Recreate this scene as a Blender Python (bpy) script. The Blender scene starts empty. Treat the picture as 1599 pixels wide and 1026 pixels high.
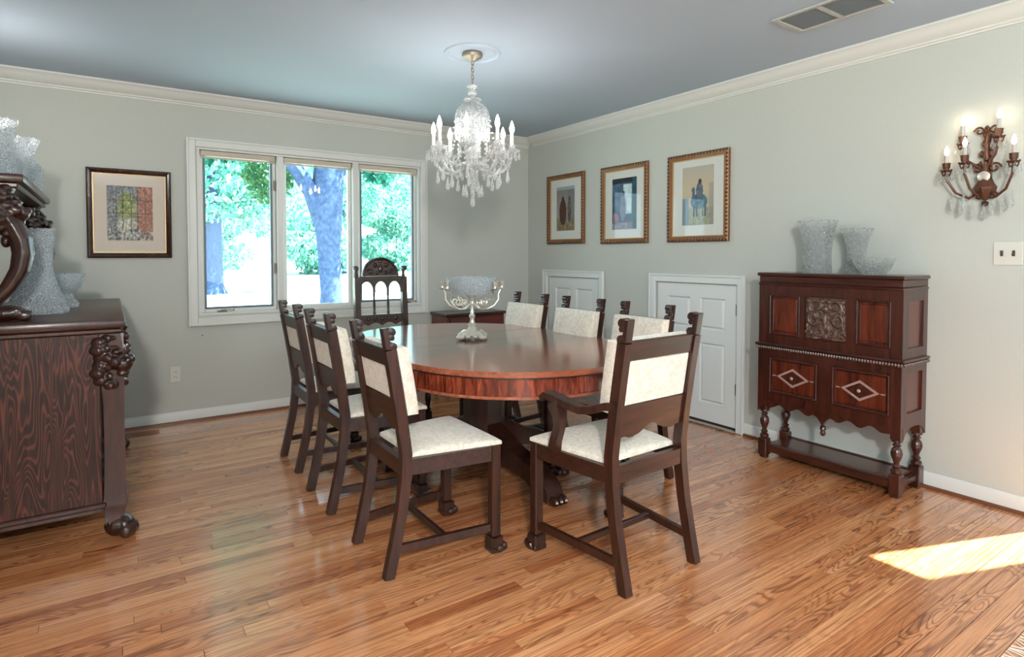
import bpy, bmesh, math, random
from mathutils import Vector, Matrix
random.seed(11)
PI = math.pi
S = bpy.context.scene
COL = S.collection

# ------------------------------------------------------------------ camera, sky, sun, fill lights, exposure
def cam_setup():
    f, pitch, yaw = 919.546, .0307, .5992
    cd = bpy.data.cameras.new('camera'); co = bpy.data.objects.new('camera', cd); COL.objects.link(co)
    cd.sensor_fit = 'HORIZONTAL'; cd.sensor_width = 36.0
    cd.lens = f * 36.0 / 1599
    cd.shift_y = -86.1726 / 1599
    cd.clip_start = .05; cd.clip_end = 300
    fw = Vector((math.cos(pitch) * math.sin(yaw), math.cos(pitch) * math.cos(yaw), -math.sin(pitch)))
    rt = Vector((math.cos(yaw), -math.sin(yaw), 0)); up = rt.cross(fw)
    m = Matrix((rt, up, -fw)).transposed().to_4x4(); m.translation = Vector((-3.5973, -4.968, 1.243))
    co.matrix_world = m
    S.camera = co
cam_setup()

EXPOSURE = 0.58
SKY = (.70, .88, 1.0); SKY_STRENGTH = 3.6
SUN_STRENGTH = 36.0
BULB = 100.0          # chandelier bulbs
SCONCE = 20.0        # wall sconce bulbs
REAR = 12.0           # added fill lights behind the camera, set in unseen window openings

w = bpy.data.worlds.new('sky'); S.world = w; w.use_nodes = True
bg = w.node_tree.nodes['Background']; bg.inputs[0].default_value = (*SKY, 1); bg.inputs[1].default_value = SKY_STRENGTH
sd = bpy.data.lights.new('sun', 'SUN'); so = bpy.data.objects.new('sun', sd); COL.objects.link(so)
sd.energy = SUN_STRENGTH; sd.angle = math.radians(.8); sd.color = (1, .96, .88)
so.rotation_euler = Vector((-.939, .344, -1.75)).to_track_quat('-Z', 'Y').to_euler(); so.location = (6, -4, 9)
for loc, rot, k in (((-1.35, -8.30, 1.35), (PI / 2, 0, 0), .5), ((-4.17, -6.0, 1.35), (PI / 2, 0, -PI / 2), 1.0), ((-4.17, -7.5, 1.35), (PI / 2, 0, -PI / 2), 1.0)):  # added fill lights, out of view behind the camera
    ld = bpy.data.lights.new('rear_fill', 'AREA'); lo = bpy.data.objects.new('rear_fill', ld); COL.objects.link(lo)
    ld.shape = 'RECTANGLE'; ld.size = 1.25; ld.size_y = 1.7; ld.energy = REAR * k; ld.color = (.97, .98, 1.0)
    lo.location = loc; lo.rotation_euler = rot
for loc, e, rad in (((-3.98, -6.0, 2.0), 255, .10), ((-.80, -7.2, 2.15), 25, .10), ((-4.12, -.95, 1.98), 5, .06)):   # two added fill lamps behind the camera; unseen wall lamp over the sideboard
    ld = bpy.data.lights.new('unseen_lamp', 'POINT'); lo = bpy.data.objects.new('unseen_lamp', ld); COL.objects.link(lo)
    ld.energy = e; ld.shadow_soft_size = rad; ld.color = (1, .96, .90); lo.location = loc
S.view_settings.view_transform = 'Standard'; S.view_settings.look = 'None'
S.view_settings.exposure = EXPOSURE; S.view_settings.gamma = 1.0; S.view_settings.use_curve_mapping = False
S.cycles.max_bounces = 10; S.cycles.transparent_max_bounces = 16; S.cycles.transmission_bounces = 8
S.cycles.sample_clamp_indirect = 4.0
S.cycles.caustics_reflective = False; S.cycles.caustics_refractive = False

# ------------------------------------------------------------------ materials
def lin(c):
    return tuple((v / 255 / 12.92) if v / 255 <= .04045 else ((v / 255 + .055) / 1.055) ** 2.4 for v in c)
def base_mat(name):
    m = bpy.data.materials.new(name); m.use_nodes = True
    return m, m.node_tree.nodes, m.node_tree.links, m.node_tree.nodes['Principled BSDF']
def mat(name, rgb, rough=.5, metal=0, spec=.5, bump=0, bscale=40, vary=0, coat=0, emit=0):
    m, N, L, P = base_mat(name)
    c = lin(rgb)
    P.inputs['Base Color'].default_value = (*c, 1); P.inputs['Roughness'].default_value = rough
    P.inputs['Metallic'].default_value = metal; P.inputs['Specular IOR Level'].default_value = spec
    P.inputs['Coat Weight'].default_value = coat; P.inputs['Coat Roughness'].default_value = .12
    if emit:
        P.inputs['Emission Color'].default_value = (*c, 1); P.inputs['Emission Strength'].default_value = emit
    if bump or vary:
        tc = N.new('ShaderNodeTexCoord'); nz = N.new('ShaderNodeTexNoise'); nz.inputs['Scale'].default_value = bscale
        nz.inputs['Detail'].default_value = 5; L.new(tc.outputs['Object'], nz.inputs['Vector'])
        if bump:
            b = N.new('ShaderNodeBump'); b.inputs['Strength'].default_value = bump; b.inputs['Distance'].default_value = .01
            L.new(nz.outputs['Fac'], b.inputs['Height']); L.new(b.outputs['Normal'], P.inputs['Normal'])
        if vary:
            r = N.new('ShaderNodeValToRGB')
            r.color_ramp.elements[0].position = .3; r.color_ramp.elements[1].position = .7
            r.color_ramp.elements[0].color = (*[v * (1 - vary) for v in c], 1); r.color_ramp.elements[1].color = (*[min(1, v * (1 + vary)) for v in c], 1)
            L.new(nz.outputs['Fac'], r.inputs['Fac']); L.new(r.outputs['Color'], P.inputs['Base Color'])
    return m
def wood(name, dark, light, scale=(40, 40, 3), rough=.3, coat=.3, wave=None, bump=.08, spec=.5):
    """grained wood; wave=(scale, distortion, direction) adds the flame figure of quarter-sawn oak"""
    m, N, L, P = base_mat(name)
    tc = N.new('ShaderNodeTexCoord'); oi = N.new('ShaderNodeObjectInfo'); mp = N.new('ShaderNodeMapping')
    mul = N.new('ShaderNodeMath'); mul.operation = 'MULTIPLY'; mul.inputs[1].default_value = 7
    L.new(oi.outputs['Random'], mul.inputs[0])
    ad = N.new('ShaderNodeVectorMath'); ad.operation = 'ADD'
    L.new(tc.outputs['Object'], ad.inputs[0]); L.new(mul.outputs[0], ad.inputs[1])
    L.new(ad.outputs[0], mp.inputs['Vector']); mp.inputs['Scale'].default_value = scale
    nz = N.new('ShaderNodeTexNoise'); nz.inputs['Scale'].default_value = 1; nz.inputs['Detail'].default_value = 6; nz.inputs['Roughness'].default_value = .65
    L.new(mp.outputs[0], nz.inputs['Vector'])
    fac = nz.outputs['Fac']
    if wave:      # (mapping scale, number of contour lines, weight)
        mp2 = N.new('ShaderNodeMapping'); mp2.inputs['Scale'].default_value = wave[0]
        L.new(ad.outputs[0], mp2.inputs['Vector'])
        n2 = N.new('ShaderNodeTexNoise'); n2.inputs['Scale'].default_value = 1; n2.inputs['Detail'].default_value = 2; n2.inputs['Roughness'].default_value = .4; n2.inputs['Distortion'].default_value = .4
        L.new(mp2.outputs[0], n2.inputs['Vector'])
        k1 = N.new('ShaderNodeMath'); k1.operation = 'MULTIPLY'; k1.inputs[1].default_value = wave[1]; L.new(n2.outputs['Fac'], k1.inputs[0])
        k2 = N.new('ShaderNodeMath'); k2.operation = 'SINE'; L.new(k1.outputs[0], k2.inputs[0])
        k3 = N.new('ShaderNodeMapRange'); k3.inputs[1].default_value = .1; k3.inputs[2].default_value = 1.0; L.new(k2.outputs[0], k3.inputs[0])
        mx = N.new('ShaderNodeMix'); mx.data_type = 'FLOAT'; mx.inputs[0].default_value = wave[2]
        L.new(nz.outputs['Fac'], mx.inputs[2]); L.new(k3.outputs[0], mx.inputs[3]); fac = mx.outputs[0]
    r = N.new('ShaderNodeValToRGB'); r.color_ramp.elements[0].position = .33; r.color_ramp.elements[1].position = .72
    r.color_ramp.elements[0].color = (*lin(dark), 1); r.color_ramp.elements[1].color = (*lin(light), 1)
    L.new(fac, r.inputs['Fac']); L.new(r.outputs['Color'], P.inputs['Base Color'])
    P.inputs['Roughness'].default_value = rough; P.inputs['Coat Weight'].default_value = coat; P.inputs['Coat Roughness'].default_value = .15
    P.inputs['Specular IOR Level'].default_value = spec
    b = N.new('ShaderNodeBump'); b.inputs['Strength'].default_value = bump; b.inputs['Distance'].default_value = .004
    L.new(fac, b.inputs['Height']); L.new(b.outputs['Normal'], P.inputs['Normal'])
    return m
def fabric_mat(name, a, b_):
    m, N, L, P = base_mat(name)
    tc = N.new('ShaderNodeTexCoord')
    nz = N.new('ShaderNodeTexNoise'); nz.inputs['Scale'].default_value = 26; nz.inputs['Detail'].default_value = 2; nz.inputs['Distortion'].default_value = 2.2
    L.new(tc.outputs['Object'], nz.inputs['Vector'])
    r = N.new('ShaderNodeValToRGB'); r.color_ramp.elements[0].position = .42; r.color_ramp.elements[1].position = .56
    r.color_ramp.elements[0].color = (*lin(a), 1); r.color_ramp.elements[1].color = (*lin(b_), 1)
    L.new(nz.outputs['Fac'], r.inputs['Fac']); L.new(r.outputs['Color'], P.inputs['Base Color'])
    P.inputs['Roughness'].default_value = .75; P.inputs['Sheen Weight'].default_value = .3; P.inputs['Specular IOR Level'].default_value = .25
    b = N.new('ShaderNodeBump'); b.inputs['Strength'].default_value = .25; b.inputs['Distance'].default_value = .006
    L.new(r.outputs['Color'], b.inputs['Height']); L.new(b.outputs['Normal'], P.inputs['Normal'])
    return m
def crystal_mat(name, tint, white=.2, clear=.4, rough=.04, cut=60, sparkle=(.92, .94, .95)):
    """cut crystal: refracting glass, see-through facets and whitened cuts that stand in for sparkle"""
    m, N, L, P = base_mat(name)
    P.inputs['Base Color'].default_value = (*lin(tint), 1); P.inputs['Roughness'].default_value = rough
    P.inputs['Transmission Weight'].default_value = 1; P.inputs['IOR'].default_value = 1.38
    tc = N.new('ShaderNodeTexCoord'); v = N.new('ShaderNodeTexVoronoi'); v.inputs['Scale'].default_value = cut
    L.new(tc.outputs['Object'], v.inputs['Vector'])
    b = N.new('ShaderNodeBump'); b.inputs['Strength'].default_value = .8; b.inputs['Distance'].default_value = .008
    L.new(v.outputs['Distance'], b.inputs['Height']); L.new(b.outputs['Normal'], P.inputs['Normal'])
    t = N.new('ShaderNodeBsdfTransparent'); t.inputs[0].default_value = (.96, .98, .98, 1)
    d = N.new('ShaderNodeBsdfTranslucent'); d.inputs[0].default_value = (*sparkle, 1); d2 = N.new('ShaderNodeBsdfDiffuse'); d2.inputs[0].default_value = (*sparkle, 1)
    for q in (d, d2): L.new(b.outputs['Normal'], q.inputs['Normal'])
    def mix(f, x, y):
        k = N.new('ShaderNodeMixShader'); k.inputs[0].default_value = f; L.new(x.outputs[0], k.inputs[1]); L.new(y.outputs[0], k.inputs[2]); return k
    # ground cuts: a lattice of white lines, sparkle painted in between clear facets
    v2 = N.new('ShaderNodeTexVoronoi'); v2.feature = 'DISTANCE_TO_EDGE'; v2.inputs['Scale'].default_value = cut * .8; L.new(tc.outputs['Object'], v2.inputs['Vector'])
    mr = N.new('ShaderNodeMapRange'); mr.inputs[1].default_value = .04; mr.inputs[2].default_value = .20; mr.inputs[3].default_value = min(1, white * 3.2); mr.inputs[4].default_value = white * .5
    L.new(v2.outputs['Distance'], mr.inputs[0])
    k = mix(clear, P, t); k = mix(.5, k, mix(.5, d, d2)); L.new(mr.outputs[0], k.inputs[0])
    L.new(k.outputs[0], N['Material Output'].inputs[0])
    return m
def pane_mat(name, tint=(250, 255, 255)):
    m, N, L, P = base_mat(name); N.remove(P)
    out = N['Material Output']; t = N.new('ShaderNodeBsdfTransparent'); g = N.new('ShaderNodeBsdfGlossy'); mx = N.new('ShaderNodeMixShader')
    t.inputs[0].default_value = (*lin(tint), 1); g.inputs['Roughness'].default_value = .02
    fr = N.new('ShaderNodeFresnel'); fr.inputs[0].default_value = 1.45
    ge = N.new('ShaderNodeNewGeometry'); mu = N.new('ShaderNodeMath'); mu.operation = 'SUBTRACT'; mu.use_clamp = True   # no total reflection on the way out of a thin pane
    L.new(fr.outputs[0], mu.inputs[0]); L.new(ge.outputs['Backfacing'], mu.inputs[1])
    L.new(mu.outputs[0], mx.inputs[0]); L.new(t.outputs[0], mx.inputs[1]); L.new(g.outputs[0], mx.inputs[2]); L.new(mx.outputs[0], out.inputs[0])
    return m
def attr_mat(name, rough=.7, spec=.3):
    m, N, L, P = base_mat(name)
    a = N.new('ShaderNodeAttribute'); a.attribute_name = 'col'; L.new(a.outputs['Color'], P.inputs['Base Color'])
    P.inputs['Roughness'].default_value = rough; P.inputs['Specular IOR Level'].default_value = spec
    return m
def leaf_mat(name, cols):
    m, N, L, P = base_mat(name); N.remove(P)
    a = N.new('ShaderNodeAttribute'); a.attribute_name = 'rnd'
    r = N.new('ShaderNodeValToRGB')
    r.color_ramp.elements[0].color = (*lin(cols[0]), 1); r.color_ramp.elements[1].color = (*lin(cols[-1]), 1)
    for i, c in enumerate(cols[1:-1]):
        e = r.color_ramp.elements.new((i + 1) / (len(cols) - 1)); e.color = (*lin(c), 1)
    L.new(a.outputs['Fac'], r.inputs['Fac'])
    d = N.new('ShaderNodeBsdfDiffuse'); t = N.new('ShaderNodeBsdfTranslucent'); mx = N.new('ShaderNodeMixShader'); mx.inputs[0].default_value = .45
    L.new(r.outputs[0], d.inputs[0]); L.new(r.outputs[0], t.inputs[0]); L.new(d.outputs[0], mx.inputs[1]); L.new(t.outputs[0], mx.inputs[2])
    L.new(mx.outputs[0], N['Material Output'].inputs[0])
    return m
def floor_mat():
    m, N, L, P = base_mat('oak_floor')
    g = N.new('ShaderNodeNewGeometry'); a = N.new('ShaderNodeAttribute'); a.attribute_name = 'rnd'
    mul = N.new('ShaderNodeMath'); mul.operation = 'MULTIPLY'; mul.inputs[1].default_value = 57
    L.new(a.outputs['Fac'], mul.inputs[0])
    cb = N.new('ShaderNodeCombineXYZ'); L.new(mul.outputs[0], cb.inputs[0]); L.new(mul.outputs[0], cb.inputs[1]); L.new(mul.outputs[0], cb.inputs[2])
    ad = N.new('ShaderNodeVectorMath'); L.new(g.outputs['Position'], ad.inputs[0]); L.new(cb.outputs[0], ad.inputs[1])
    # fine grain
    mp = N.new('ShaderNodeMapping'); mp.inputs['Scale'].default_value = (2.2, 120, 1); L.new(ad.outputs[0], mp.inputs[0])
    nz = N.new('ShaderNodeTexNoise'); nz.inputs['Scale'].default_value = 1; nz.inputs['Detail'].default_value = 5; nz.inputs['Roughness'].default_value = .7; nz.inputs['Distortion'].default_value = .3
    L.new(mp.outputs[0], nz.inputs['Vector'])
    # cathedral figure
    mp2 = N.new('ShaderNodeMapping'); mp2.inputs['Scale'].default_value = (2.6, 16, 1); L.new(ad.outputs[0], mp2.inputs[0])
    n2 = N.new('ShaderNodeTexNoise'); n2.inputs['Scale'].default_value = 1; n2.inputs['Detail'].default_value = 1.5; n2.inputs['Roughness'].default_value = .4; n2.inputs['Distortion'].default_value = .6
    L.new(mp2.outputs[0], n2.inputs['Vector'])
    k1 = N.new('ShaderNodeMath'); k1.operation = 'MULTIPLY'; k1.inputs[1].default_value = 70; L.new(n2.outputs['Fac'], k1.inputs[0])
    k2 = N.new('ShaderNodeMath'); k2.operation = 'SINE'; L.new(k1.outputs[0], k2.inputs[0])
    wr = N.new('ShaderNodeMapRange'); wr.inputs[1].default_value = .1; wr.inputs[2].default_value = .95; L.new(k2.outputs[0], wr.inputs[0])
    kk = N.new('ShaderNodeMath'); kk.operation = 'MULTIPLY'; kk.inputs[1].default_value = 13.7; L.new(a.outputs['Fac'], kk.inputs[0])
    kf = N.new('ShaderNodeMath'); kf.operation = 'FRACT'; L.new(kk.outputs[0], kf.inputs[0])
    km = N.new('ShaderNodeMath'); km.operation = 'MULTIPLY'; L.new(kf.outputs[0], km.inputs[0]); L.new(wr.outputs[0], km.inputs[1])
    tone = N.new('ShaderNodeValToRGB'); L.new(a.outputs['Fac'], tone.inputs['Fac'])
    cs = [(184, 114, 72), (212, 143, 94), (226, 161, 112), (200, 128, 82), (234, 171, 123)]
    tone.color_ramp.elements[0].color = (*lin(cs[0]), 1); tone.color_ramp.elements[1].color = (*lin(cs[4]), 1)
    for i in (1, 2, 3):
        e = tone.color_ramp.elements.new(i / 4); e.color = (*lin(cs[i]), 1)
    gr = N.new('ShaderNodeValToRGB'); gr.color_ramp.elements[0].position = .36; gr.color_ramp.elements[1].position = .6
    gr.color_ramp.elements[0].color = (.42, .35, .31, 1); gr.color_ramp.elements[1].color = (1.05, 1.03, 1, 1); L.new(nz.outputs['Fac'], gr.inputs['Fac'])
    m1 = N.new('ShaderNodeMix'); m1.data_type = 'RGBA'; m1.blend_type = 'MULTIPLY'; m1.inputs[0].default_value = .85
    L.new(tone.outputs[0], m1.inputs[6]); L.new(gr.outputs[0], m1.inputs[7])
    m2 = N.new('ShaderNodeMix'); m2.data_type = 'RGBA'; m2.blend_type = 'MULTIPLY'
    L.new(km.outputs[0], m2.inputs[0]); L.new(m1.outputs[2], m2.inputs[6]); m2.inputs[7].default_value = (.5, .42, .38, 1)
    L.new(m2.outputs[2], P.inputs['Base Color'])
    P.inputs['Roughness'].default_value = .24; P.inputs['Specular IOR Level'].default_value = .6
    P.inputs['Coat Weight'].default_value = 1.0; P.inputs['Coat Roughness'].default_value = .13
    b = N.new('ShaderNodeBump'); b.inputs['Strength'].default_value = .06; b.inputs['Distance'].default_value = .003
    L.new(nz.outputs['Fac'], b.inputs['Height']); L.new(b.outputs['Normal'], P.inputs['Normal'])
    return m

M = dict(
    wall=mat('wall_paint', (181, 184, 177), .75, spec=.25, bump=.05, bscale=90, vary=.015),
    ceil=mat('ceiling_paint', (176, 190, 205), .8, spec=.2, bump=.04, bscale=60),
    trim=mat('white_trim_paint', (206, 207, 203), .4),
    door=mat('white_door_paint', (206, 210, 208), .42),
    gasket=mat('grey_sash_gasket', (92, 108, 118), .5),
    pane=pane_mat('window_glass'), picglass=pane_mat('picture_glass', (253, 253, 253)),
    shade=mat('cream_roller_shade', (188, 178, 162), .8),
    brass=mat('aged_hardware', (120, 110, 92), .4, .8),
    floor=floor_mat(), shoe=mat('stained_shoe_moulding', (104, 62, 40), .4),
    subfloor=mat('dark_subfloor', (58, 32, 20), .8),
    chair=wood('dark_walnut', (29, 14, 9), (70, 36, 23), (50, 50, 4), .36, .10),
    chairlow=wood('dark_walnut_rail', (29, 14, 9), (68, 35, 23), (4, 50, 50), .36, .10),
    carved=wood('dark_carved_oak', (26, 13, 10), (62, 32, 24), (30, 30, 10), .32, .3),
    fabric=fabric_mat('cream_damask', (208, 199, 182), (222, 215, 202)),
    ttop=wood('table_top_mahogany', (122, 64, 44), (172, 102, 76), (3, 45, 45), .16, .6, spec=.5),
    tleaf=wood('table_leaf_mahogany', (96, 62, 48), (138, 100, 80), (45, 3, 45), .15, .6, spec=.5),
    apron=wood('figured_apron', (74, 26, 15), (162, 74, 46), (30, 30, 6), .25, .4, ((26, 26, 4), 30, .16)),
    ped=wood('pedestal_oak', (30, 15, 11), (66, 34, 25), (30, 30, 5), .35, .25),
    side=wood('tiger_oak', (36, 18, 14), (92, 50, 37), (70, 70, 5), .45, .04, ((11, 11, 1.5), 170, .30), spec=.3),
    sidedark=wood('sideboard_dark_oak', (32, 14, 10), (72, 34, 24), (40, 40, 6), .34, .10),
    sidepanelfar=wood('sideboard_front_oak', (36, 20, 16), (100, 60, 44), (20, 6, 20), .3, .3, ((6, 2.2, 6), 50, .45)),
    cab=wood('cabinet_mahogany', (34, 14, 10), (80, 37, 25), (40, 40, 4), .28, .4),
    cabh=wood('cabinet_mahogany_rails', (34, 14, 10), (76, 35, 24), (40, 4, 40), .28, .4),
    cabpanel=wood('cabinet_panel_veneer', (46, 16, 9), (106, 46, 27), (26, 26, 3), .25, .45),
    inlay=mat('pale_inlay', (150, 124, 116), .4), cabcarve=wood('cabinet_carving', (50, 31, 25), (104, 78, 64), (40, 40, 40), .4, .1),
    gilt=mat('gilt_frame', (124, 84, 50), .45, .3, vary=.35, bscale=120), giltdark=mat('gilt_frame_dark', (58, 36, 22), .5, .2),
    pframe=wood('dark_picture_frame', (30, 16, 12), (66, 36, 26), (20, 20, 20), .25, .4),
    mataa=mat('pinkish_mat_board', (206, 192, 178), .9, spec=.1), matbb=mat('white_mat_board', (210, 212, 206), .9, spec=.1),
    fillet=mat('frame_fillet', (188, 160, 112), .4, .4),
    art=attr_mat('print_ink', .7, .2),
    crystal=crystal_mat('cut_crystal', (244, 250, 255), .23, .52, .04, 140, (.90, .95, 1.0)),  # bluish white painted in for reflected window light
    clear=crystal_mat('thin_crystal', (248, 251, 253), .08, .60, .03, 75),
    drop=crystal_mat('chandelier_crystal', (252, 252, 252), .46, .30, .03, 150, (.97, .97, .96)),
    chrome=mat('chandelier_metal', (190, 186, 176), .25, .9),
    canopy=mat('brushed_canopy', (150, 142, 126), .4, .6),
    candle=mat('white_candle_sleeve', (236, 232, 220), .5), candleg=mat('grey_candle_sleeve', (176, 172, 164), .5),
    bronze=mat('gilt_bronze', (88, 55, 39), .42, .45, vary=.3, bscale=80),
    silver=mat('silver_plate', (222, 218, 206), .30, .6),
    plate=mat('ivory_plate', (198, 197, 188), .4), darkslot=mat('dark_slot', (60, 56, 50), .6),
    vent=mat('painted_vent', (172, 174, 170), .5),
    register=wood('oak_register', (116, 66, 40), (166, 102, 64), (4, 60, 60), .4, .1),
    rug=attr_mat('wool_rug', .95, .05), fringe=mat('rug_fringe', (214, 204, 190), .9),
    chestm=wood('red_chest', (74, 20, 16), (112, 38, 28), (4, 30, 30), .3, .4),
    bark=mat('blue_grey_bark', (70, 88, 122), .9, spec=.1, bump=.9, bscale=14, vary=.35),
    lawn=mat('pale_lawn', (150, 162, 156), .95, spec=.05, bump=.4, bscale=5, vary=.15),
    drive=mat('pale_driveway', (170, 168, 164), .9, spec=.1),
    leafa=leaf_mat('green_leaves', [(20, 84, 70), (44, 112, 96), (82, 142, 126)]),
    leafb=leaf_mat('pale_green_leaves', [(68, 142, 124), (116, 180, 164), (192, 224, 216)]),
    leafc=leaf_mat('yellow_green_leaves', [(50, 100, 64), (76, 124, 84), (110, 148, 108)]),
)
def bulb_mat(name, rgb, e):
    m, N, L, P = base_mat(name)
    P.inputs['Base Color'].default_value = (1, 1, 1, 1); P.inputs['Emission Color'].default_value = (*rgb, 1); P.inputs['Emission Strength'].default_value = e
    return m
M['bulb'] = bulb_mat('lit_bulb', (1, .96, .91), BULB)
M['bulbw'] = bulb_mat('lit_warm_bulb', (1, .80, .58), SCONCE)

# ------------------------------------------------------------------ mesh helpers
class MB:
    def __init__(s): s.bm = bmesh.new()
    def v(s, p): return s.bm.verts.new(p)
    def face(s, vs):
        try: return s.bm.faces.new(vs)
        except ValueError: return None
    def box(s, x0, x1, y0, y1, z0, z1, bev=0, seg=1):
        vs = [s.v((x, y, z)) for x in (x0, x1) for y in (y0, y1) for z in (z0, z1)]
        fs = [s.face([vs[i] for i in q]) for q in ((0, 1, 3, 2), (4, 6, 7, 5), (0, 4, 5, 1), (2, 3, 7, 6), (0, 2, 6, 4), (1, 5, 7, 3))]
        if bev:
            es = list({e for f in fs for e in f.edges})
            bmesh.ops.bevel(s.bm, geom=es, offset=bev, segments=seg, affect='EDGES', profile=.5)
        return s
    def prism(s, poly, axis, a, b, bev=0):
        """poly: 2-D outline; axis 0: (y,z) along x; 1: (x,z) along y; 2: (x,y) along z"""
        def P(p, t): return ((t, p[0], p[1]), (p[0], t, p[1]), (p[0], p[1], t))[axis]
        A = [s.v(P(p, a)) for p in poly]; B = [s.v(P(p, b)) for p in poly]; n = len(poly)
        fs = [s.face(A), s.face(B)] + [s.face([A[i], A[(i + 1) % n], B[(i + 1) % n], B[i]]) for i in range(n)]
        if bev:
            es = [e for e in {e for f in fs[:2] if f for e in f.edges}]
            bmesh.ops.bevel(s.bm, geom=es, offset=bev, segments=1, affect='EDGES')
        return s
    def lathe(s, prof, c=(0, 0, 0), seg=24, flute=None, sq=0, axis=2, ex=1, ey=1, ph=0):
        rings = []
        for k, (r, z) in enumerate(prof):
            def place(x, y):
                p = ((x, y, z), (x, z, y), (z, x, y))[{2: 0, 1: 1, 0: 2}[axis]]
                return s.v((c[0] + p[0], c[1] + p[1], c[2] + p[2]))
            if r < 1e-6: rings.append([place(0, 0)]); continue
            ring = []
            for i in range(seg):
                a = 2 * PI * i / seg + ph; rr = r
                if flute: rr *= 1 + flute[1] * math.cos(flute[0] * a)
                ca, sa = math.cos(a), math.sin(a)
                if sq: rr /= (abs(ca) ** sq + abs(sa) ** sq) ** (1 / sq)
                ring.append(place(rr * ca * ex, rr * sa * ey))
            rings.append(ring)
        for A, B in zip(rings, rings[1:]):
            if len(A) == 1 and len(B) == 1: continue
            for i in range(seg):
                j = (i + 1) % seg
                if len(A) == 1: s.face([A[0], B[i], B[j]])
                elif len(B) == 1: s.face([A[i], A[j], B[0]])
                else: s.face([A[i], A[j], B[j], B[i]])
        for R in (rings[0], rings[-1]):
            if len(R) > 1: s.face(R)
        return s
    def ball(s, c, r, seg=10, rings=6, rot=None):
        if not hasattr(r, '__len__'): r = (r, r, r)
        vs = []
        def pt(t, a):
            p = Vector((r[0] * math.sin(t) * math.cos(a), r[1] * math.sin(t) * math.sin(a), r[2] * math.cos(t)))
            if rot: p = rot @ p
            return s.v(Vector(c) + p)
        top, bot = pt(0, 0), pt(PI, 0)
        R = [[pt(PI * k / rings, 2 * PI * i / seg) for i in range(seg)] for k in range(1, rings)]
        for i in range(seg):
            j = (i + 1) % seg
            s.face([top, R[0][i], R[0][j]]); s.face([R[-1][j], R[-1][i], bot])
            for A, B in zip(R, R[1:]): s.face([A[i], B[i], B[j], A[j]])
        return s
    def sweep(s, pts, size, ref=(1, 0, 0), n=4):
        """n=4: rectangle (width along ref, depth across); n>4: round, size = radius (or list)"""
        pts = [Vector(p) for p in pts]; rings = []; ref = Vector(ref).normalized()
        for i, p in enumerate(pts):
            t = (pts[min(i + 1, len(pts) - 1)] - pts[max(i - 1, 0)]).normalized()
            u = (ref - t * ref.dot(t))
            u = u.normalized() if u.length > 1e-4 else t.orthogonal().normalized()
            w_ = t.cross(u)
            z = size[i] if isinstance(size, list) else size
            if n == 4:
                a, b = (z if hasattr(z, '__len__') else (z, z))
                rings.append([s.v(p + u * a / 2 * q[0] + w_ * b / 2 * q[1]) for q in ((-1, -1), (1, -1), (1, 1), (-1, 1))])
            else:
                rings.append([s.v(p + u * z * math.cos(2 * PI * k / n) + w_ * z * math.sin(2 * PI * k / n)) for k in range(n)])
        for A, B in zip(rings, rings[1:]):
            for k in range(len(A)):
                j = (k + 1) % len(A); s.face([A[k], A[j], B[j], B[k]])
        s.face(rings[0]); s.face(rings[-1])
        return s
    def cushion(s, W, D, base, bulge, edge=.012, nx=14, ny=14, place=None, wide=None):
        """closed pad: grid of half width W (or wide(v)), depth 0..D; height base..base+edge+bulge"""
        def hgt(u, v):
            a = max(0, 1 - abs(u) ** 6) ** .5 * max(0, 1 - abs(v) ** 6) ** .5
            return edge + bulge * (.55 * a + .45 * (1 - u * u) * (1 - v * v))
        top, bot = [], []
        for i in range(nx + 1):
            u = -math.cos(PI * i / nx)
            T, B = [], []
            for j in range(ny + 1):
                vv = -math.cos(PI * j / ny); t = (vv + 1) / 2
                hw = wide(t) if wide else W
                T.append(s.v(place(u * hw, t * D, base + hgt(u, vv)))); B.append(s.v(place(u * hw, t * D, base)))
            top.append(T); bot.append(B)
        for i in range(nx):
            for j in range(ny):
                s.face([top[i][j], top[i + 1][j], top[i + 1][j + 1], top[i][j + 1]])
                s.face([bot[i][j], bot[i][j + 1], bot[i + 1][j + 1], bot[i + 1][j]])
        for i in range(nx):
            s.face([top[i][0], bot[i][0], bot[i + 1][0], top[i + 1][0]]); s.face([top[i][ny], top[i + 1][ny], bot[i + 1][ny], bot[i][ny]])
        for j in range(ny):
            s.face([top[0][j], top[0][j + 1], bot[0][j + 1], bot[0][j]]); s.face([top[nx][j], bot[nx][j], bot[nx][j + 1], top[nx][j + 1]])
        return s
    def move(s, fn):
        for v in s.bm.verts: v.co = fn(v.co)
        return s
    def mesh(s, name, m, smooth=35):
        bmesh.ops.recalc_face_normals(s.bm, faces=s.bm.faces[:])
        me = bpy.data.meshes.new(name); s.bm.to_mesh(me); s.bm.free()
        me.materials.append(m)
        if smooth:
            for p in me.polygons: p.use_smooth = True
            me.set_sharp_from_angle(angle=math.radians(smooth))
        return me
    def build(s, name, m, parent=None, smooth=35, remesh=0):
        return link(name, s.mesh(name, m, smooth), parent, remesh)
def link(name, me, parent=None, remesh=0):
    o = bpy.data.objects.new(name, me); COL.objects.link(o)
    if parent: o.parent = parent
    if remesh:
        r = o.modifiers.new('carve', 'REMESH'); r.mode = 'VOXEL'; r.voxel_size = remesh; r.use_smooth_shade = True
    return o
def tag(o, label=None, cat=None, group=None, kind=None):
    if label: o['label'] = label
    if cat: o['category'] = cat
    if group: o['group'] = group
    if kind: o['kind'] = kind
    return o
def thing(name, label, cat, loc=(0, 0, 0), rz=0, group=None):
    o = bpy.data.objects.new(name, None); COL.objects.link(o); o.empty_display_size = .1
    o.location = loc; o.rotation_euler = (0, 0, rz)
    return tag(o, label, cat, group)
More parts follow.
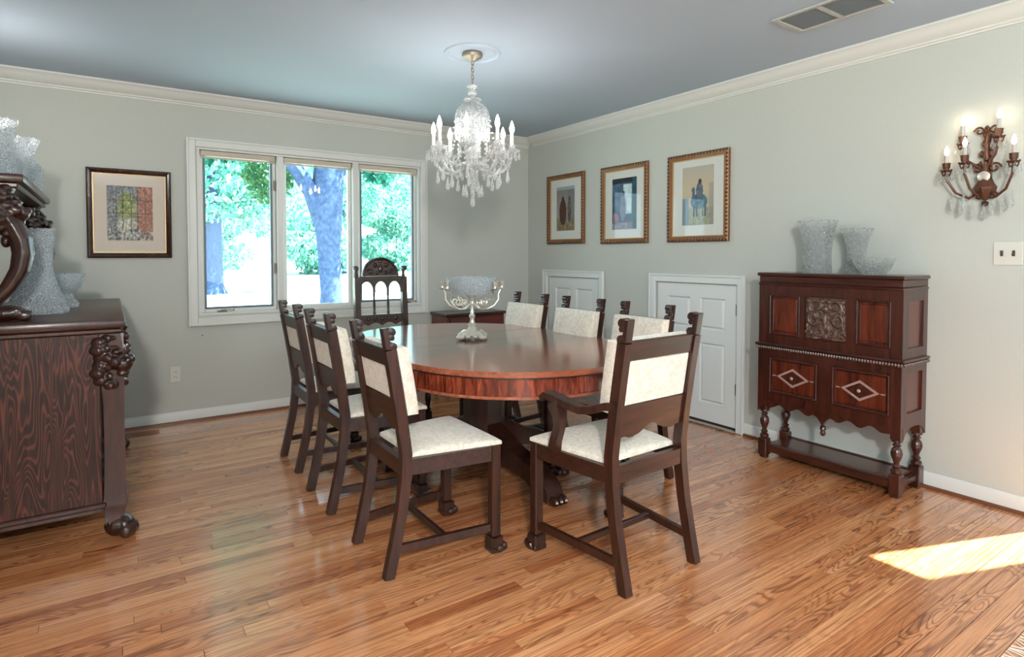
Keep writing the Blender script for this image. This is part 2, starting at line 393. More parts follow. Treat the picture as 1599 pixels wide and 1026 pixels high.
def dup(o, parent=None, name=None):
    c = o.copy(); COL.objects.link(c); c.parent = parent
    for ch in list(o.children): dup(ch, c)
    return c
def struct(o, label, cat): return tag(o, label, cat, None, 'structure')
def arc(cx, cy, r, a0, a1, n): return [(cx + r * math.cos(a0 + (a1 - a0) * i / n), cy + r * math.sin(a0 + (a1 - a0) * i / n)) for i in range(n + 1)]

def slab_with_holes(axis, t0, t1, a0, a1, b0, b1, holes):
    """a wall slab: axis 0 -> plane x, axes (y,z); axis 1 -> plane y, axes (x,z)"""
    mb = MB(); A = sorted({a0, a1} | {h[i] for h in holes for i in (0, 1)}); B = sorted({b0, b1} | {h[i] for h in holes for i in (2, 3)})
    def solid(i, j):
        if not (0 <= i < len(A) - 1 and 0 <= j < len(B) - 1): return False
        ca, cb = (A[i] + A[i + 1]) / 2, (B[j] + B[j + 1]) / 2
        return not any(h[0] < ca < h[1] and h[2] < cb < h[3] for h in holes)
    cache = {}
    def V(i, j, t):
        k = (i, j, t)
        if k not in cache: cache[k] = mb.v((t, A[i], B[j]) if axis == 0 else (A[i], t, B[j]))
        return cache[k]
    for i in range(len(A) - 1):
        for j in range(len(B) - 1):
            if not solid(i, j): continue
            for t in (t0, t1): mb.face([V(i, j, t), V(i + 1, j, t), V(i + 1, j + 1, t), V(i, j + 1, t)])
            for (di, dj, e) in ((-1, 0, ((i, j), (i, j + 1))), (1, 0, ((i + 1, j), (i + 1, j + 1))), (0, -1, ((i, j), (i + 1, j))), (0, 1, ((i, j + 1), (i + 1, j + 1)))):
                if not solid(i + di, j + dj):
                    mb.face([V(*e[0], t0), V(*e[1], t0), V(*e[1], t1), V(*e[0], t1)])
    return mb

# ================================================================== THE ROOM
XL, YF, H = -4.25, -8.4, 2.44
WX0, WX1, WZ0, WZ1 = -3.05, -1.235, .79, 2.05     # window opening
def room():
    b = slab_with_holes(1, 0, .15, XL - .15, .15, -.4, H + .35, [(WX0, WX1, WZ0, WZ1)])
    struct(b.build('wall_back', M['wall'], smooth=0), 'pale grey painted wall with the wide three-part window', 'wall')
    b = slab_with_holes(0, 0, .10, YF - .15, -.0005, -.4, H + .35, [(-1.06, -.36, 0, 1.035), (-2.48, -1.745, 0, 1.035), (-4.44, -4.19, .02, 2.09)])
    struct(b.build('wall_right', M['wall'], smooth=0), 'pale grey painted wall with three gilt frames and two low doors', 'wall')
    b = slab_with_holes(0, XL - .15, XL, YF - .15, -.0005, -.4, H + .35, [(-6.65, -5.35, .5, 2.2), (-8.15, -6.85, .5, 2.2)])  # openings out of view, added for the fill lights
    struct(b.build('wall_left', M['wall'], smooth=0), 'pale grey painted wall behind the dark oak sideboard', 'wall')
    b = slab_with_holes(1, YF - .15, YF, XL + .0005, -.0005, -.4, H + .35, [(-2.0, -.7, .5, 2.2)])  # opening behind the camera, added to bring in light
    struct(b.build('wall_front', M['wall'], smooth=0), 'pale grey wall with one added, unseen window opening at the other end of the house', 'wall')
    b = MB().box(XL + .0005, -.0005, YF + .0005, -.0005, H, H + .2)
    struct(b.build('ceiling', M['ceil'], smooth=0), 'smooth pale grey ceiling over the dining room', 'ceiling')
    # floor: individual strips
    fl = MB().box(XL + .001, -.001, YF + .001, -.001, -.2, -.006).build('floor', M['subfloor'], smooth=0)
    struct(fl, 'orange brown oak strip floor', 'floor')
    W = .057; rows = []
    y = -.012; rng = random.Random(5)
    while y > -6.2:
        x = XL + .012 - rng.uniform(0, .8)
        while x < -.012:
            ln = rng.choice((.45, .7, .9, 1.1, 1.3, 1.5)) * rng.uniform(.85, 1.15)
            a, b_ = max(x, XL + .012), min(x + ln, -.012)
            if b_ - a > .02: rows.append((a, b_, y - W, y))
            x += ln
        y -= W
    cx, cy = -3.597, -4.968
    def key(r):
        mx, my = (r[0] + r[1]) / 2, (r[2] + r[3]) / 2
        px = min(max(cx, r[0]), r[1])
        fwd = (mx - cx) * math.sin(.5992) + (my - cy) * math.cos(.5992)
        d = (px - cx) * math.sin(.5992) * .5 + (my - cy) * math.cos(.5992) if fwd > 0 else 99
        return fwd if fwd > 1.25 else 50 + abs(fwd)
    rows.sort(key=key)
    gp = .0009
    def plank_mesh(bm, lay, r, val):
        vs = [bm.verts.new(p) for p in ((r[0] + gp, r[2] + gp, 0), (r[1] - gp, r[2] + gp, 0), (r[1] - gp, r[3] - gp, 0), (r[0] + gp, r[3] - gp, 0),
                                        (r[0] + gp, r[2] + gp, -.012), (r[1] - gp, r[2] + gp, -.012), (r[1] - gp, r[3] - gp, -.012), (r[0] + gp, r[3] - gp, -.012))]
        for q in ((0, 1, 2, 3), (0, 4, 5, 1), (1, 5, 6, 2), (2, 6, 7, 3), (3, 7, 4, 0)):
            f = bm.faces.new([vs[i] for i in q]); f[lay] = val
    for r in rows[:300]:
        bm = bmesh.new(); lay = bm.faces.layers.float.new('rnd'); plank_mesh(bm, lay, r, rng.random())
        me = bpy.data.meshes.new('plank'); bm.to_mesh(me); bm.free(); me.materials.append(M['floor']); link('plank', me, fl)
    bm = bmesh.new(); lay = bm.faces.layers.float.new('rnd')
    for r in rows[300:]: plank_mesh(bm, lay, r, rng.random())
    me = bpy.data.meshes.new('plank_flooring'); bm.to_mesh(me); bm.free(); me.materials.append(M['floor'])
    tag(link('plank_flooring', me, fl), kind='stuff')
    # crown moulding and baseboards
    crown = [(0, 0), (.085, 0), (.085, -.012), (.074, -.017), (.064, -.034), (.046, -.054), (.026, -.066), (.018, -.070), (.018, -.078), (.008, -.083), (.008, -.092), (0, -.092)]
    b = MB().prism([(-p, H + q - .0005) for p, q in crown], 0, XL + .001, -.001)
    struct(b.build('trim_1', M['trim'], smooth=40), 'white crown moulding above the window wall', 'moulding')
    b = MB().prism([(-p - .0005, H + q - .0005) for p, q in crown], 1, YF + .1, -.09)
    struct(b.build('trim_2', M['trim'], smooth=40), 'white crown moulding above the wall with three gilt frames', 'moulding')
    base = [(0, .018), (.013, .018), (.013, .070), (.009, .078), (.004, .086), (0, .086)]
    def bb(axis, a, b_, name, label):
        o = MB().prism([(-p - .0005, q) for p, q in base], axis, a, b_).build(name, M['trim'], smooth=40)
        struct(o, label, 'baseboard')
        MB().prism([(-.0005, .0005), (-.024, .0005), (-.022, .012), (-.014, .0178), (-.0005, .0178)], axis, a, b_).build('shoe_moulding', M['shoe'], o)
    bb(0, XL + .02, -.026, 'baseboard_back', 'white baseboard with dark wood shoe under the window')
    bb(1, -4.18, -2.548, 'baseboard_right', 'white baseboard behind the carved cabinet')
    bb(1, -1.68, -1.148, 'baseboard_middle', 'short white baseboard between the two low doors')
    bb(1, -.274, -.026, 'baseboard_corner', 'short white baseboard in the corner by the small low door')
room()

def window():
    o = thing('window_1', 'wide white window of three tall panes with trees outside', 'window', (0, 0, 0)); o['kind'] = 'structure'
    # casing: outer -3.121..-1.167 / .712..2.112, frames the opening
    X0, X1, Z0, Z1 = -3.121, -1.167, .712, 2.112
    b = MB()
    for (w0, t0, t1) in ((0, -.0005, -.018),):
        pass
    def ring(x0, x1, z0, z1, wd, ya, yb, m, name, par, bev=.004):
        b = MB()
        b.box(x0, x0 + wd, ya, yb, z0, z1, bev); b.box(x1 - wd, x1, ya, yb, z0, z1, bev)
        b.box(x0 + wd, x1 - wd, ya, yb, z1 - wd, z1, bev); b.box(x0 + wd, x1 - wd, ya, yb, z0, z0 + wd, bev)
        return b.build(name, m, par)
    ring(X0, X1, Z0, Z1, .062, -.020, -.0006, M['trim'], 'casing', o)
    ring(X0, X1, Z0, Z1, .016, -.030, -.0202, M['trim'], 'casing_bead', o, .003)
    # jamb box
    J = MB(); J.box(WX0 + .0005, WX0 + .018, -.0004, .13, WZ0, WZ1); J.box(WX1 - .018, WX1 - .0005, -.0004, .13, WZ0, WZ1)
    J.box(WX0 + .018, WX1 - .018, -.0004, .13, WZ1 - .016, WZ1 - .0005); J.box(WX0 + .018, WX1 - .018, -.0004, .13, WZ0 + .0005, WZ0 + .016)
    J.build('jamb', M['trim'], o)
    for xm in (-2.458, -1.838):
        MB().box(xm - .026, xm + .026, -.012, .125, WZ0 + .016, WZ1 - .016, .006).build('mullion', M['trim'], o)
    units = [(-3.032, -2.484, True, 1), (-2.432, -1.864, False, 0), (-1.812, -1.253, True, -1)]
    for (a, c, case, side) in units:
        z0, z1 = WZ0 + .016, WZ1 - .016; y0, y1 = .035, .075
        wd = .026 if case else .030
        s = ring(a, c, z0, z1, wd, y0, y1, M['trim'], 'sash', o)
        if case: ring(a + wd, c - wd, z0 + wd, z1 - wd, .015, y0 + .002, y1 - .006, M['gasket'], 'gasket', s, 0)
        MB().box(a + wd - .002, c - wd + .002, .052, .056, z0 + wd - .002, z1 - wd + .002).build('pane', M['pane'], s, 0)
        r = MB().box(a + .006, c - .006, .004, .030, 1.990, z1 - .002, .008, 2).build('shade', M['shade'], o)
        MB().box(a + .008, c - .008, .002, .012, 1.972, 1.985, .004).build('hem_bar', M['shade'], r)
        if case:
            xh = -2.89 if side == 1 else -1.36
            h = MB(); h.box(xh - .035, xh + .035, .004, .034, z0 + .001, z0 + .012, .003); h.sweep([(xh - .01, .012, z0 + .014), (xh + .02, -.004, z0 + .02), (xh + .075, -.008, z0 + .016)], .004, n=6)
            h.ball((xh + .078, -.008, z0 + .017), .007); h.build('crank_handle', M['brass'], o)
            if side == 1:
                for zz in (1.14, 1.80): MB().box(c - .018, c - .006, .016, .034, zz - .04, zz + .04, .003).build('sash_lock', M['brass'], o)
window()

def low_door(name, y0, y1, label, cat='door'):
    # outer casing y0..y1 (y0 < y1), top 1.10
    o = thing(name, label, cat, (0, 0, 0)); o['kind'] = 'structure'
    T, cw = 1.10, .064
    b = MB(); b.box(-.020, -.0006, y0, y0 + cw, .0008, T, .005); b.box(-.020, -.0006, y1 - cw, y1, .0008, T, .005); b.box(-.020, -.0006, y0 + cw, y1 - cw, T - cw, T, .005)
    b.build('casing', M['door'], o)
    b = MB(); b.box(-.029, -.0202, y0, y0 + .016, .0008, T, .003); b.box(-.029, -.0202, y1 - .016, y1, .0008, T, .003); b.box(-.029, -.0202, y0 + .016, y1 - .016, T - .016, T, .003)
    b.build('casing_bead', M['door'], o)
    a, c = y0 + cw + .004, y1 - cw - .004; zb, zt = .028, T - cw - .005
    # slab built as stiles and rails round four recessed raised panels
    st = .105; mid = (a + c) / 2
    py = [(a + st, mid - st * .42), (mid + st * .42, c - st)]; pz = [(.16, .60), (.70, .93)]
    body = slab_with_holes(0, .006, .020, a, c, zb, zt, [(p[0], p[1], q[0], q[1]) for p in py for q in pz])
    slab = body.build('door_slab', M['door'], o, 0)
    MB().box(.0202, .034, a, c, zb, zt).build('door_core', M['door'], o, 0)
    for p in py:
        for q in pz:
            d = MB(); y_, z_ = p, q
            outer = [(.019, y_[0], z_[0]), (.019, y_[1], z_[0]), (.019, y_[1], z_[1]), (.019, y_[0], z_[1])]
            k = .026; inner = [(.007, y_[0] + k, z_[0] + k), (.007, y_[1] - k, z_[0] + k), (.007, y_[1] - k, z_[1] - k), (.007, y_[0] + k, z_[1] - k)]
            kk = .010; groove = [(.0195, y_[0] + kk, z_[0] + kk), (.0195, y_[1] - kk, z_[0] + kk), (.0195, y_[1] - kk, z_[1] - kk), (.0195, y_[0] + kk, z_[1] - kk)]
            R = [[d.v(v) for v in g] for g in ([(.0065, y_[0], z_[0]), (.0065, y_[1], z_[0]), (.0065, y_[1], z_[1]), (.0065, y_[0], z_[1])], groove, inner)]
            for A, B in zip(R, R[1:]):
                for i in range(4): d.face([A[i], A[(i + 1) % 4], B[(i + 1) % 4], B[i]])
            d.face(R[-1]); d.build('panel', M['door'], o, 0)
    for zz in (.30, .86):
        MB().box(-.002, .006, a - .002, a + .014, zz - .04, zz + .04, .002).sweep([(-.004, a - .003, zz - .042), (-.004, a - .003, zz + .042)], .0045, n=8).build('hinge', M['brass'], o)
    MB().box(.036, .099, y0 + cw + .005, y1 - cw - .005, .0005, .02).build('threshold', M['subfloor'], o)
    MB().box(.1005, .115, y0 - .05, y1 + .05, -.05, T + .05).build('light_stop', M['door'], o)  # added unseen board, keeps outdoor light out of the door gaps
    return o
low_door('door_1', -1.148, -.276, 'small white panelled low door in the corner behind the chairs')
low_door('door_2', -2.548, -1.682, 'white four-panel low door beside the carved cabinet')
def sidelight():
    o = thing('window_2', 'narrow tall sidelight that lets the sun patch in', 'window'); o['kind'] = 'structure'
    b = MB(); b.box(-.018, -.0006, -4.50, -4.44, .0, 2.15, .004); b.box(-.018, -.0006, -4.19, -4.13, .0, 2.15, .004); b.box(-.018, -.0006, -4.44, -4.19, 2.09, 2.15, .004)
    b.build('casing', M['trim'], o)
    MB().box(.06, .064, -4.439, -4.191, .021, 2.089).build('pane', M['pane'], o, 0)
sidelight()

# ================================================================== TABLE
TX, TY = -1.775, -2.005
def table():
    t = thing('dining_table', 'large mahogany extension table with rounded ends and figured apron', 'table', (TX, TY, 0))
    R, L2 = .665, .325; ztop, zb = .735, .709
    def outline(r, sgn):   # half-round end, centre at sgn*L2
        a0 = 0 if sgn > 0 else PI
        return arc(0, sgn * L2, r, a0, a0 + PI, 36)
    for sgn in (-1, 1):
        b = MB().prism(outline(R, sgn), 2, zb, ztop)
        es = [e for e in b.bm.edges if abs(e.verts[0].co.z - e.verts[1].co.z) < 1e-6 and (e.verts[0].co.z > .72) and not (abs(e.verts[0].co.y - sgn * L2) < 1e-4 and abs(e.verts[1].co.y - sgn * L2) < 1e-4)]
        bmesh.ops.bevel(b.bm, geom=es, offset=.008, segments=3, affect='EDGES')
        b.build('tabletop_end', M['ttop'], t)
    for a, c in ((-L2 + .0008, -.0006), (.0006, L2 - .0008)):
        MB().box(-R + .001, R - .001, a, c, zb, ztop - .0004, .001).build('table_leaf', M['tleaf'], t)
    # apron
    ra = R - .022
    pts = arc(0, -L2, ra, PI, 2 * PI, 36) + arc(0, L2, ra, 0, PI, 36)
    def ringwall(name, r_out, r_in, z0, z1, m, split=True):
        o_ = arc(0, -L2, r_out, PI, 2 * PI, 40) + arc(0, L2, r_out, 0, PI, 40); i_ = arc(0, -L2, r_in, PI, 2 * PI, 40) + arc(0, L2, r_in, 0, PI, 40)
        b = MB(); n = len(o_)
        Rg = [[b.v((p[0], p[1], z)) for p in q] for q, z in ((o_, z0), (o_, z1), (i_, z1), (i_, z0))]
        for k in range(4):
            A, B = Rg[k], Rg[(k + 1) % 4]
            for i in range(n): b.face([A[i], A[(i + 1) % n], B[(i + 1) % n], B[i]])
        return b.build(name, m, t)
    ringwall('apron', ra, ra - .022, .622, .7085, M['apron'])
    ringwall('apron_bead', ra + .004, ra - .022, .608, .6215, M['ttop'])
    ringwall('top_moulding', R - .008, ra - .01, .7005, .7086, M['ped'])
    MB().box(-.32, .32, -.6, .6, .66, .7085).build('slide_frame', M['ped'], t)
    # pedestal
    b = MB(); b.lathe([(.150, .13), (.150, .17), (.135, .185), (.125, .20), (.125, .56), (.14, .575), (.15, .6), (.15, .659)], seg=8, ph=PI / 8)
    b.build('pedestal_column', M['ped'], t, 20)
    b = MB(); b.lathe([(.19, .06), (.19, .115), (.165, .1295)], seg=8, ph=PI / 8); b.build('pedestal_base', M['ped'], t, 20)
    prof = [(.0, .13), (.0, .27), (.05, .255), (.10, .21), (.16, .18), (.24, .165), (.32, .15), (.37, .115), (.40, .07), (.42, .05), (.42, .0), (.35, .0), (.33, .03), (.28, .07), (.20, .08), (.12, .085), (.06, .09)]
    for k, ln in ((0, .9), (1, 1.35), (2, .9), (3, 1.35)):
        b = MB().prism([(.12 + p[0] * ln, p[1]) for p in prof], 1, -.05, .05, .008)
        for j in (-.03, 0, .03): b.ball((.12 + .43 * ln, j, .024), (.04, .018, .024))
        rot = Matrix.Rotation(k * PI / 2, 3, 'Z'); b.move(lambda c: rot @ c)
        b.build('pedestal_foot', M['ped'], t)
table()

# ================================================================== CHAIRS
def paw(b, x, y, h=.065, s=1.0):
    b.box(x - .030 * s, x + .030 * s, y - .030 * s, y + .028 * s, .022, h, .005)
    b.box(x - .033 * s, x + .033 * s, y - .032 * s, y + .040 * s, .0, .024, .006)
    for k in (-1, 0, 1): b.ball((x + k * .021 * s, y + .036 * s, .017), (.0115 * s, .017 * s, .017), 8, 5)
    for k in (-1, 1): b.ball((x + k * .033 * s, y + .008 * s, .017), (.010 * s, .02 * s, .016), 8, 5)
def make_dining_chair(name, label, hw=.172, fw=.215, depth=.455, top=.967, arms=False, group=None):
    t = thing(name, label, 'chair', group=group)
    k = top / .967; zs = .45 if not arms else .455
    LEAN = [(0, 0), (.12, .028), (.25, .055), (.38, .072), (.47, .075), (.6, .058), (.75, .034), (.87, .013), (.967, -.004)]
    def lean(z):
        z /= k
        for (a, ya), (c, yc) in zip(LEAN, LEAN[1:]):
            if z <= c: return ya + (yc - ya) * (z - a) / (c - a)
        return LEAN[-1][1]
    sh = lambda c: Vector((c.x, c.y + lean(c.z), c.z))
    zr0, zr1 = top - .150 * k, top - .080 * k      # crest rail
    zp0 = .682; zpad = .625 if not arms else .660; zf = top - .084 * k
    for sx in (-1, 1):
        pts = [(sx * hw, lean(z * k), z * k) for z, _ in LEAN[:-1]] + [(sx * hw, lean(zf), zf)]
        pts = sorted(set(pts), key=lambda p: p[2])
        b = MB().sweep(pts, [(.036, .042) if p[2] > .3 else (.035, .040) for p in pts])
        post = b.build('back_post', M['chair'], t)
        # notched scroll finial, hooks towards the sitter
        b = MB().box(sx * hw - .0175, sx * hw + .0175, -.020, .004, zf + .0005, top, .003)
        for zz, rr, yy in ((top - .014, .016, .016), (top - .036, .013, .010), (zf + .014, .015, .012)):
            b.lathe([(rr * .6, -.019), (rr, -.0175), (rr, .0175), (rr * .6, .019)], (sx * hw, yy, zz), 12, axis=0)
        b.move(sh); b.build('finial', M['carved'], post)
    iw = hw - .0185
    b = MB().box(-iw, iw, -.014, .012, zr0, zr1, .003).move(sh); b.build('crest_rail', M['chairlow'], t)
    # scalloped lower splat
    n = 24; z_l = .56
    def scal(x):
        u = abs(x) / iw
        return z_l + (.035 * (math.cos(u * PI * 2.0) * .5 + .5) * (1 if u < .5 else .6) - .012 * (u > .5) * math.sin((u - .5) * 2 * PI)) + (.0 if u < .82 else -.02 * (u - .82) / .18)
    xs = [-iw + 2 * iw * i / n for i in range(n + 1)]
    b = MB().prism([(x, scal(x)) for x in xs] + [(iw, zp0), (-iw, zp0)], 1, -.010, .008).move(sh); b.build('splat', M['chairlow'], t)
    # back pad
    hp = hw + .020
    b = MB().cushion(hp, zr1 + .002 - zpad, .0235, .026, .044, 14, 14, place=lambda x, y, z: (x, z, zpad + y)).move(sh)
    pad = b.build('back_cushion', M['fabric'], t, 60)
    b = MB().box(-iw + .001, iw - .001, -.006, .0225, zp0 + .001, zr0 - .001, .004).move(sh); b.build('back_lining', M['fabric'], pad)
    # seat frame
    yb, yf = .068, depth
    def hwid(tt): return (hw + .018) + (fw + .018 - hw - .018) * tt
    fr = MB()
    def plank(p, q, th, z0, z1):
        d = (Vector(q) - Vector(p)).normalized(); nrm = Vector((-d.y, d.x)) * th / 2
        P = [Vector(p) + nrm, Vector(q) + nrm, Vector(q) - nrm, Vector(p) - nrm]
        fr.prism([tuple(v) for v in P], 2, z0, z1)
    z0, z1 = zs - .062, zs
    plank((-hw + .02, yb), (hw - .02, yb), .026, z0, z1)
    plank((-fw + .021, yf), (fw - .021, yf), .026, z0, z1)
    for sx in (-1, 1): plank((sx * (hw + .004), yb + .022), (sx * (fw + .004), yf - .021), .026, z0, z1)
    fr.build('seat_frame', M['chairlow'], t)
    b = MB().cushion(0, depth - .075, zs + .0008, .028, .014, 16, 16, place=lambda x, y, z: (x, y + .104, z), wide=lambda v: (hw - .004) + (fw - hw + .020) * v)
    b.build('seat_cushion', M['fabric'], t, 60)
    fl = []
    for sx in (-1, 1):
        b = MB().box(sx * fw - .021, sx * fw + .021, yf - .020, yf + .022, .0655, zs, .004)
        lg = b.build('front_leg', M['chair'], t); fl.append(lg)
        b = MB(); paw(b, sx * fw, yf + .002); b.build('paw_foot', M['carved'], lg)
        b = MB().sweep([(sx * hw, lean(.105) + .022, .105), (sx * fw, yf - .021, .105)], (.020, .030), ref=(1, 0, 0)); b.build('side_stretcher', M['chair'], t)
    xm = (hw + fw) / 2 - .012; ym = (lean(.1) + yf) / 2
    MB().box(-xm, xm, ym - .011, ym + .011, .092, .118, .003).build('cross_stretcher', M['chairlow'], t)
    if arms:
        for sx in (-1, 1):
            xa = sx * (hw + .012)
            path = [(xa, .045, .690), (xa + sx * .006, .085, .683), (xa + sx * .014, .14, .660), (xa + sx * .02, .20, .648), (xa + sx * .024, .27, .655), (xa + sx * .026, .34, .668), (xa + sx * .026, .40, .672), (xa + sx * .026, .425, .655), (xa + sx * .026, .418, .642)]
            sz = [(.034, .030), (.036, .028), (.04, .028), (.044, .028), (.048, .028), (.052, .026), (.05, .022), (.046, .018), (.04, .01)]
            a = MB().sweep(path, sz).build('arm', M['chair'], t)
            xs_ = sx * (fw + .010)
            MB().sweep([(xs_, .345, zs + .0), (xs_, .335, .50), (xs_, .315, .555), (xs_, .318, .60), (xs_ + 0, .345, .650)], [(.034, .045), (.032, .04), (.03, .04), (.032, .045), (.036, .06)]).build('arm_support', M['chair'], a)
    return t
GL = 'upholstered side chairs along the window-end side of the table'
c0 = make_dining_chair('dining_chair', 'dark wood chair with cream cushions, closest to the viewer on the sideboard side')
GRP = 'matching side chairs around the table'
spots = [(-2.735, -2.69, -PI / 2, 'cream padded dark chair opposite the sideboard, largest and nearest to the viewer'),
         (-2.743, -2.00, -PI / 2, 'cream padded dark chair in the middle of the row facing the sideboard'),
         (-2.727, -1.357, -PI / 2, 'cream padded dark chair at the window end of the row beside the sideboard'),
         (-1.035, -1.47, PI / 2, 'cream padded chair before the small corner door, farthest along its row'),
         (-1.035, -2.05, PI / 2, 'cream padded chair in the middle of the row by the low doors'),
         (-1.035, -2.605, PI / 2, 'cream padded chair half hidden behind the tall armchair, before the four-panel door')]
for i, (x, y, rz, lb) in enumerate(spots):
    c = c0 if i == 0 else dup(c0)
    c.location = (x, y, 0); c.rotation_euler = (0, 0, rz); tag(c, lb, 'chair', GRP)
ac = make_dining_chair('dining_armchair', 'tall dark wood armchair with cream seat, seen from behind at the near table end', .200, .238, .470, 1.014, True)
ac.location = (-1.865, -3.452, 0); ac.rotation_euler = (0, 0, math.radians(2))

def carved_chair():
    t = thing('carved_armchair', 'carved dark chair with arched crest and gothic arches before the window', 'chair', (-1.872, -.63, 0), PI)
    hw = .190
    def lean(z): return -.0 + .05 * max(0, 1 - abs(z - .48) / .7)
    sh = lambda c: Vector((c.x, c.y + lean(c.z), c.z))
    for sx in (-1, 1):
        b = MB().sweep([(sx * hw, lean(z), z) for z in (0, .2, .48, .7, .9, 1.075)], (.042, .042))
        p = b.build('back_post', M['carved'], t)
        b = MB().lathe([(.016, 1.0755), (.013, 1.09), (.011, 1.115), (.013, 1.13)], (sx * hw, 0, 0), 10)
        b.lathe([(.012, -.018), (.020, -.016), (.020, .016), (.012, .018)], (sx * (hw + .006), 0, 1.142), 12, axis=1)
        b.ball((sx * hw, 0, 1.150), (.016, .016, .010)); b.move(sh); b.build('finial', M['carved'], p)
    iw = hw - .0215
    # arched crest, carved in relief
    cw = .147
    b = MB().prism(arc(0, 1.083, cw, 0, PI, 28), 1, -.014, .012).move(lambda c: sh(Vector((c.x, c.y, 1.083 + (c.z - 1.083) * .98))))
    cr = b.build('crest', M['carved'], t)
    b = MB()
    ar = arc(0, 1.083, cw - .012, .0, PI, 24); b.sweep([(p[0], .014, 1.083 + (p[1] - 1.083) * .98) for p in ar], .009, ref=(0, 1, 0), n=6)
    for kx in (-1, 1):
        for (cx, cz, r0) in ((.085, 1.115, .026), (.045, 1.165, .022), (.035, 1.105, .018)):
            sp = [(kx * (cx + r0 * (1 - i / 22) * math.cos(i * .5)), .014, cz + r0 * (1 - i / 22) * math.sin(i * .5)) for i in range(18)]
            b.sweep(sp, .006, ref=(0, 1, 0), n=6)
            b.ball((kx * cx, .016, cz), (.010, .008, .010), 8, 5)
    b.ball((0, .014, 1.14), (.020, .012, .032)); b.ball((0, .014, 1.195), (.014, .01, .014))
    b.move(sh); b.build('crest_carving', M['carved'], cr)
    b = MB().box(-iw, iw, -.014, .014, 1.052, 1.082, .003).move(sh); b.build('top_rail', M['carved'], t)
    # arcade: three pointed arches cut in a board
    n = 3; wA = 2 * iw / n
    b = MB()
    for i in range(n):
        x0 = -iw + i * wA; r = wA * .5 - .009; cx = x0 + wA / 2; zsp = .985
        poly = [(x0, 1.0515), (x0, zsp - .03), (cx - r, zsp - .03), (cx - r, zsp)]
        poly += [(cx - r * math.cos(q * PI / 2 / 8), zsp + .055 * math.sin(q * PI / 2 / 8)) for q in range(1, 9)]
        poly += [(cx + r * math.sin(q * PI / 2 / 8), zsp + .055 * math.cos(q * PI / 2 / 8)) for q in range(1, 8)]
        poly += [(cx + r, zsp), (cx + r, zsp - .03), (x0 + wA, zsp - .03), (x0 + wA, 1.0515)]
        b.prism(poly, 1, -.010, .010)
    b.move(sh); b.build('arcade', M['carved'], t)
    for x in (-iw + wA, iw - wA):
        b = MB().lathe([(.009, .79), (.012, .80), (.008, .815), (.010, .86), (.007, .92), (.010, .945), (.0085, .9545)], (x, 0, 0), 10).move(sh); b.build('spindle', M['carved'], t)
    for zz in (.76,):
        n = 30; xs = [-iw + 2 * iw * i / n for i in range(n + 1)]
        b = MB().prism([(x, .705 + .022 * abs(math.sin(x / iw * PI * 1.5))) for x in xs] + [(iw, .789), (-iw, .789)], 1, -.013, .013)
        for x in (-.11, -.055, 0, .055, .11): b.lathe([(.003, .012), (.018, .016), (.012, .022), (.003, .026)], (x, 0, .757), 10, axis=1)
        b.move(sh); b.build('carved_rail', M['carved'], t)
    fr = MB().box(-.205, .205, .03, .47, .385, .445, .004).build('seat_frame', M['carved'], t)
    MB().cushion(.20, .41, .4455, .03, .015, place=lambda x, y, z: (x, y + .055, z)).build('seat_cushion', M['fabric'], t, 60)
    for sx in (-1, 1):
        b = MB().box(sx * .185 - .023, sx * .185 + .023, .425, .471, .0, .10, .003)
        b.lathe([(.014, .10), (.022, .115), (.014, .13), (.02, .17), (.024, .20), (.018, .24), (.013, .25), (.02, .262), (.02, .285)], (sx * .185, .448, 0), 12)
        b.box(sx * .185 - .022, sx * .185 + .022, .426, .470, .285, .384, .003); b.build('front_leg', M['carved'], t)
        MB().box(sx * .190 - .014, sx * .190 + .014, .045, .424, .05, .085, .003).build('side_stretcher', M['carved'], t)
    MB().box(-.161, .161, .435, .461, .05, .085, .003).build('front_stretcher', M['carved'], t)
    n = 30; xs = [-.162 + .324 * i / n for i in range(n + 1)]
    MB().prism([(x, .275 - .02 * math.cos(x / .162 * 2 * PI)) for x in xs] + [(x, .335 + .022 * math.cos(x / .162 * PI * 3)) for x in reversed(xs)], 1, .436, .458).build('carved_stretcher', M['carved'], t)
carved_chair()

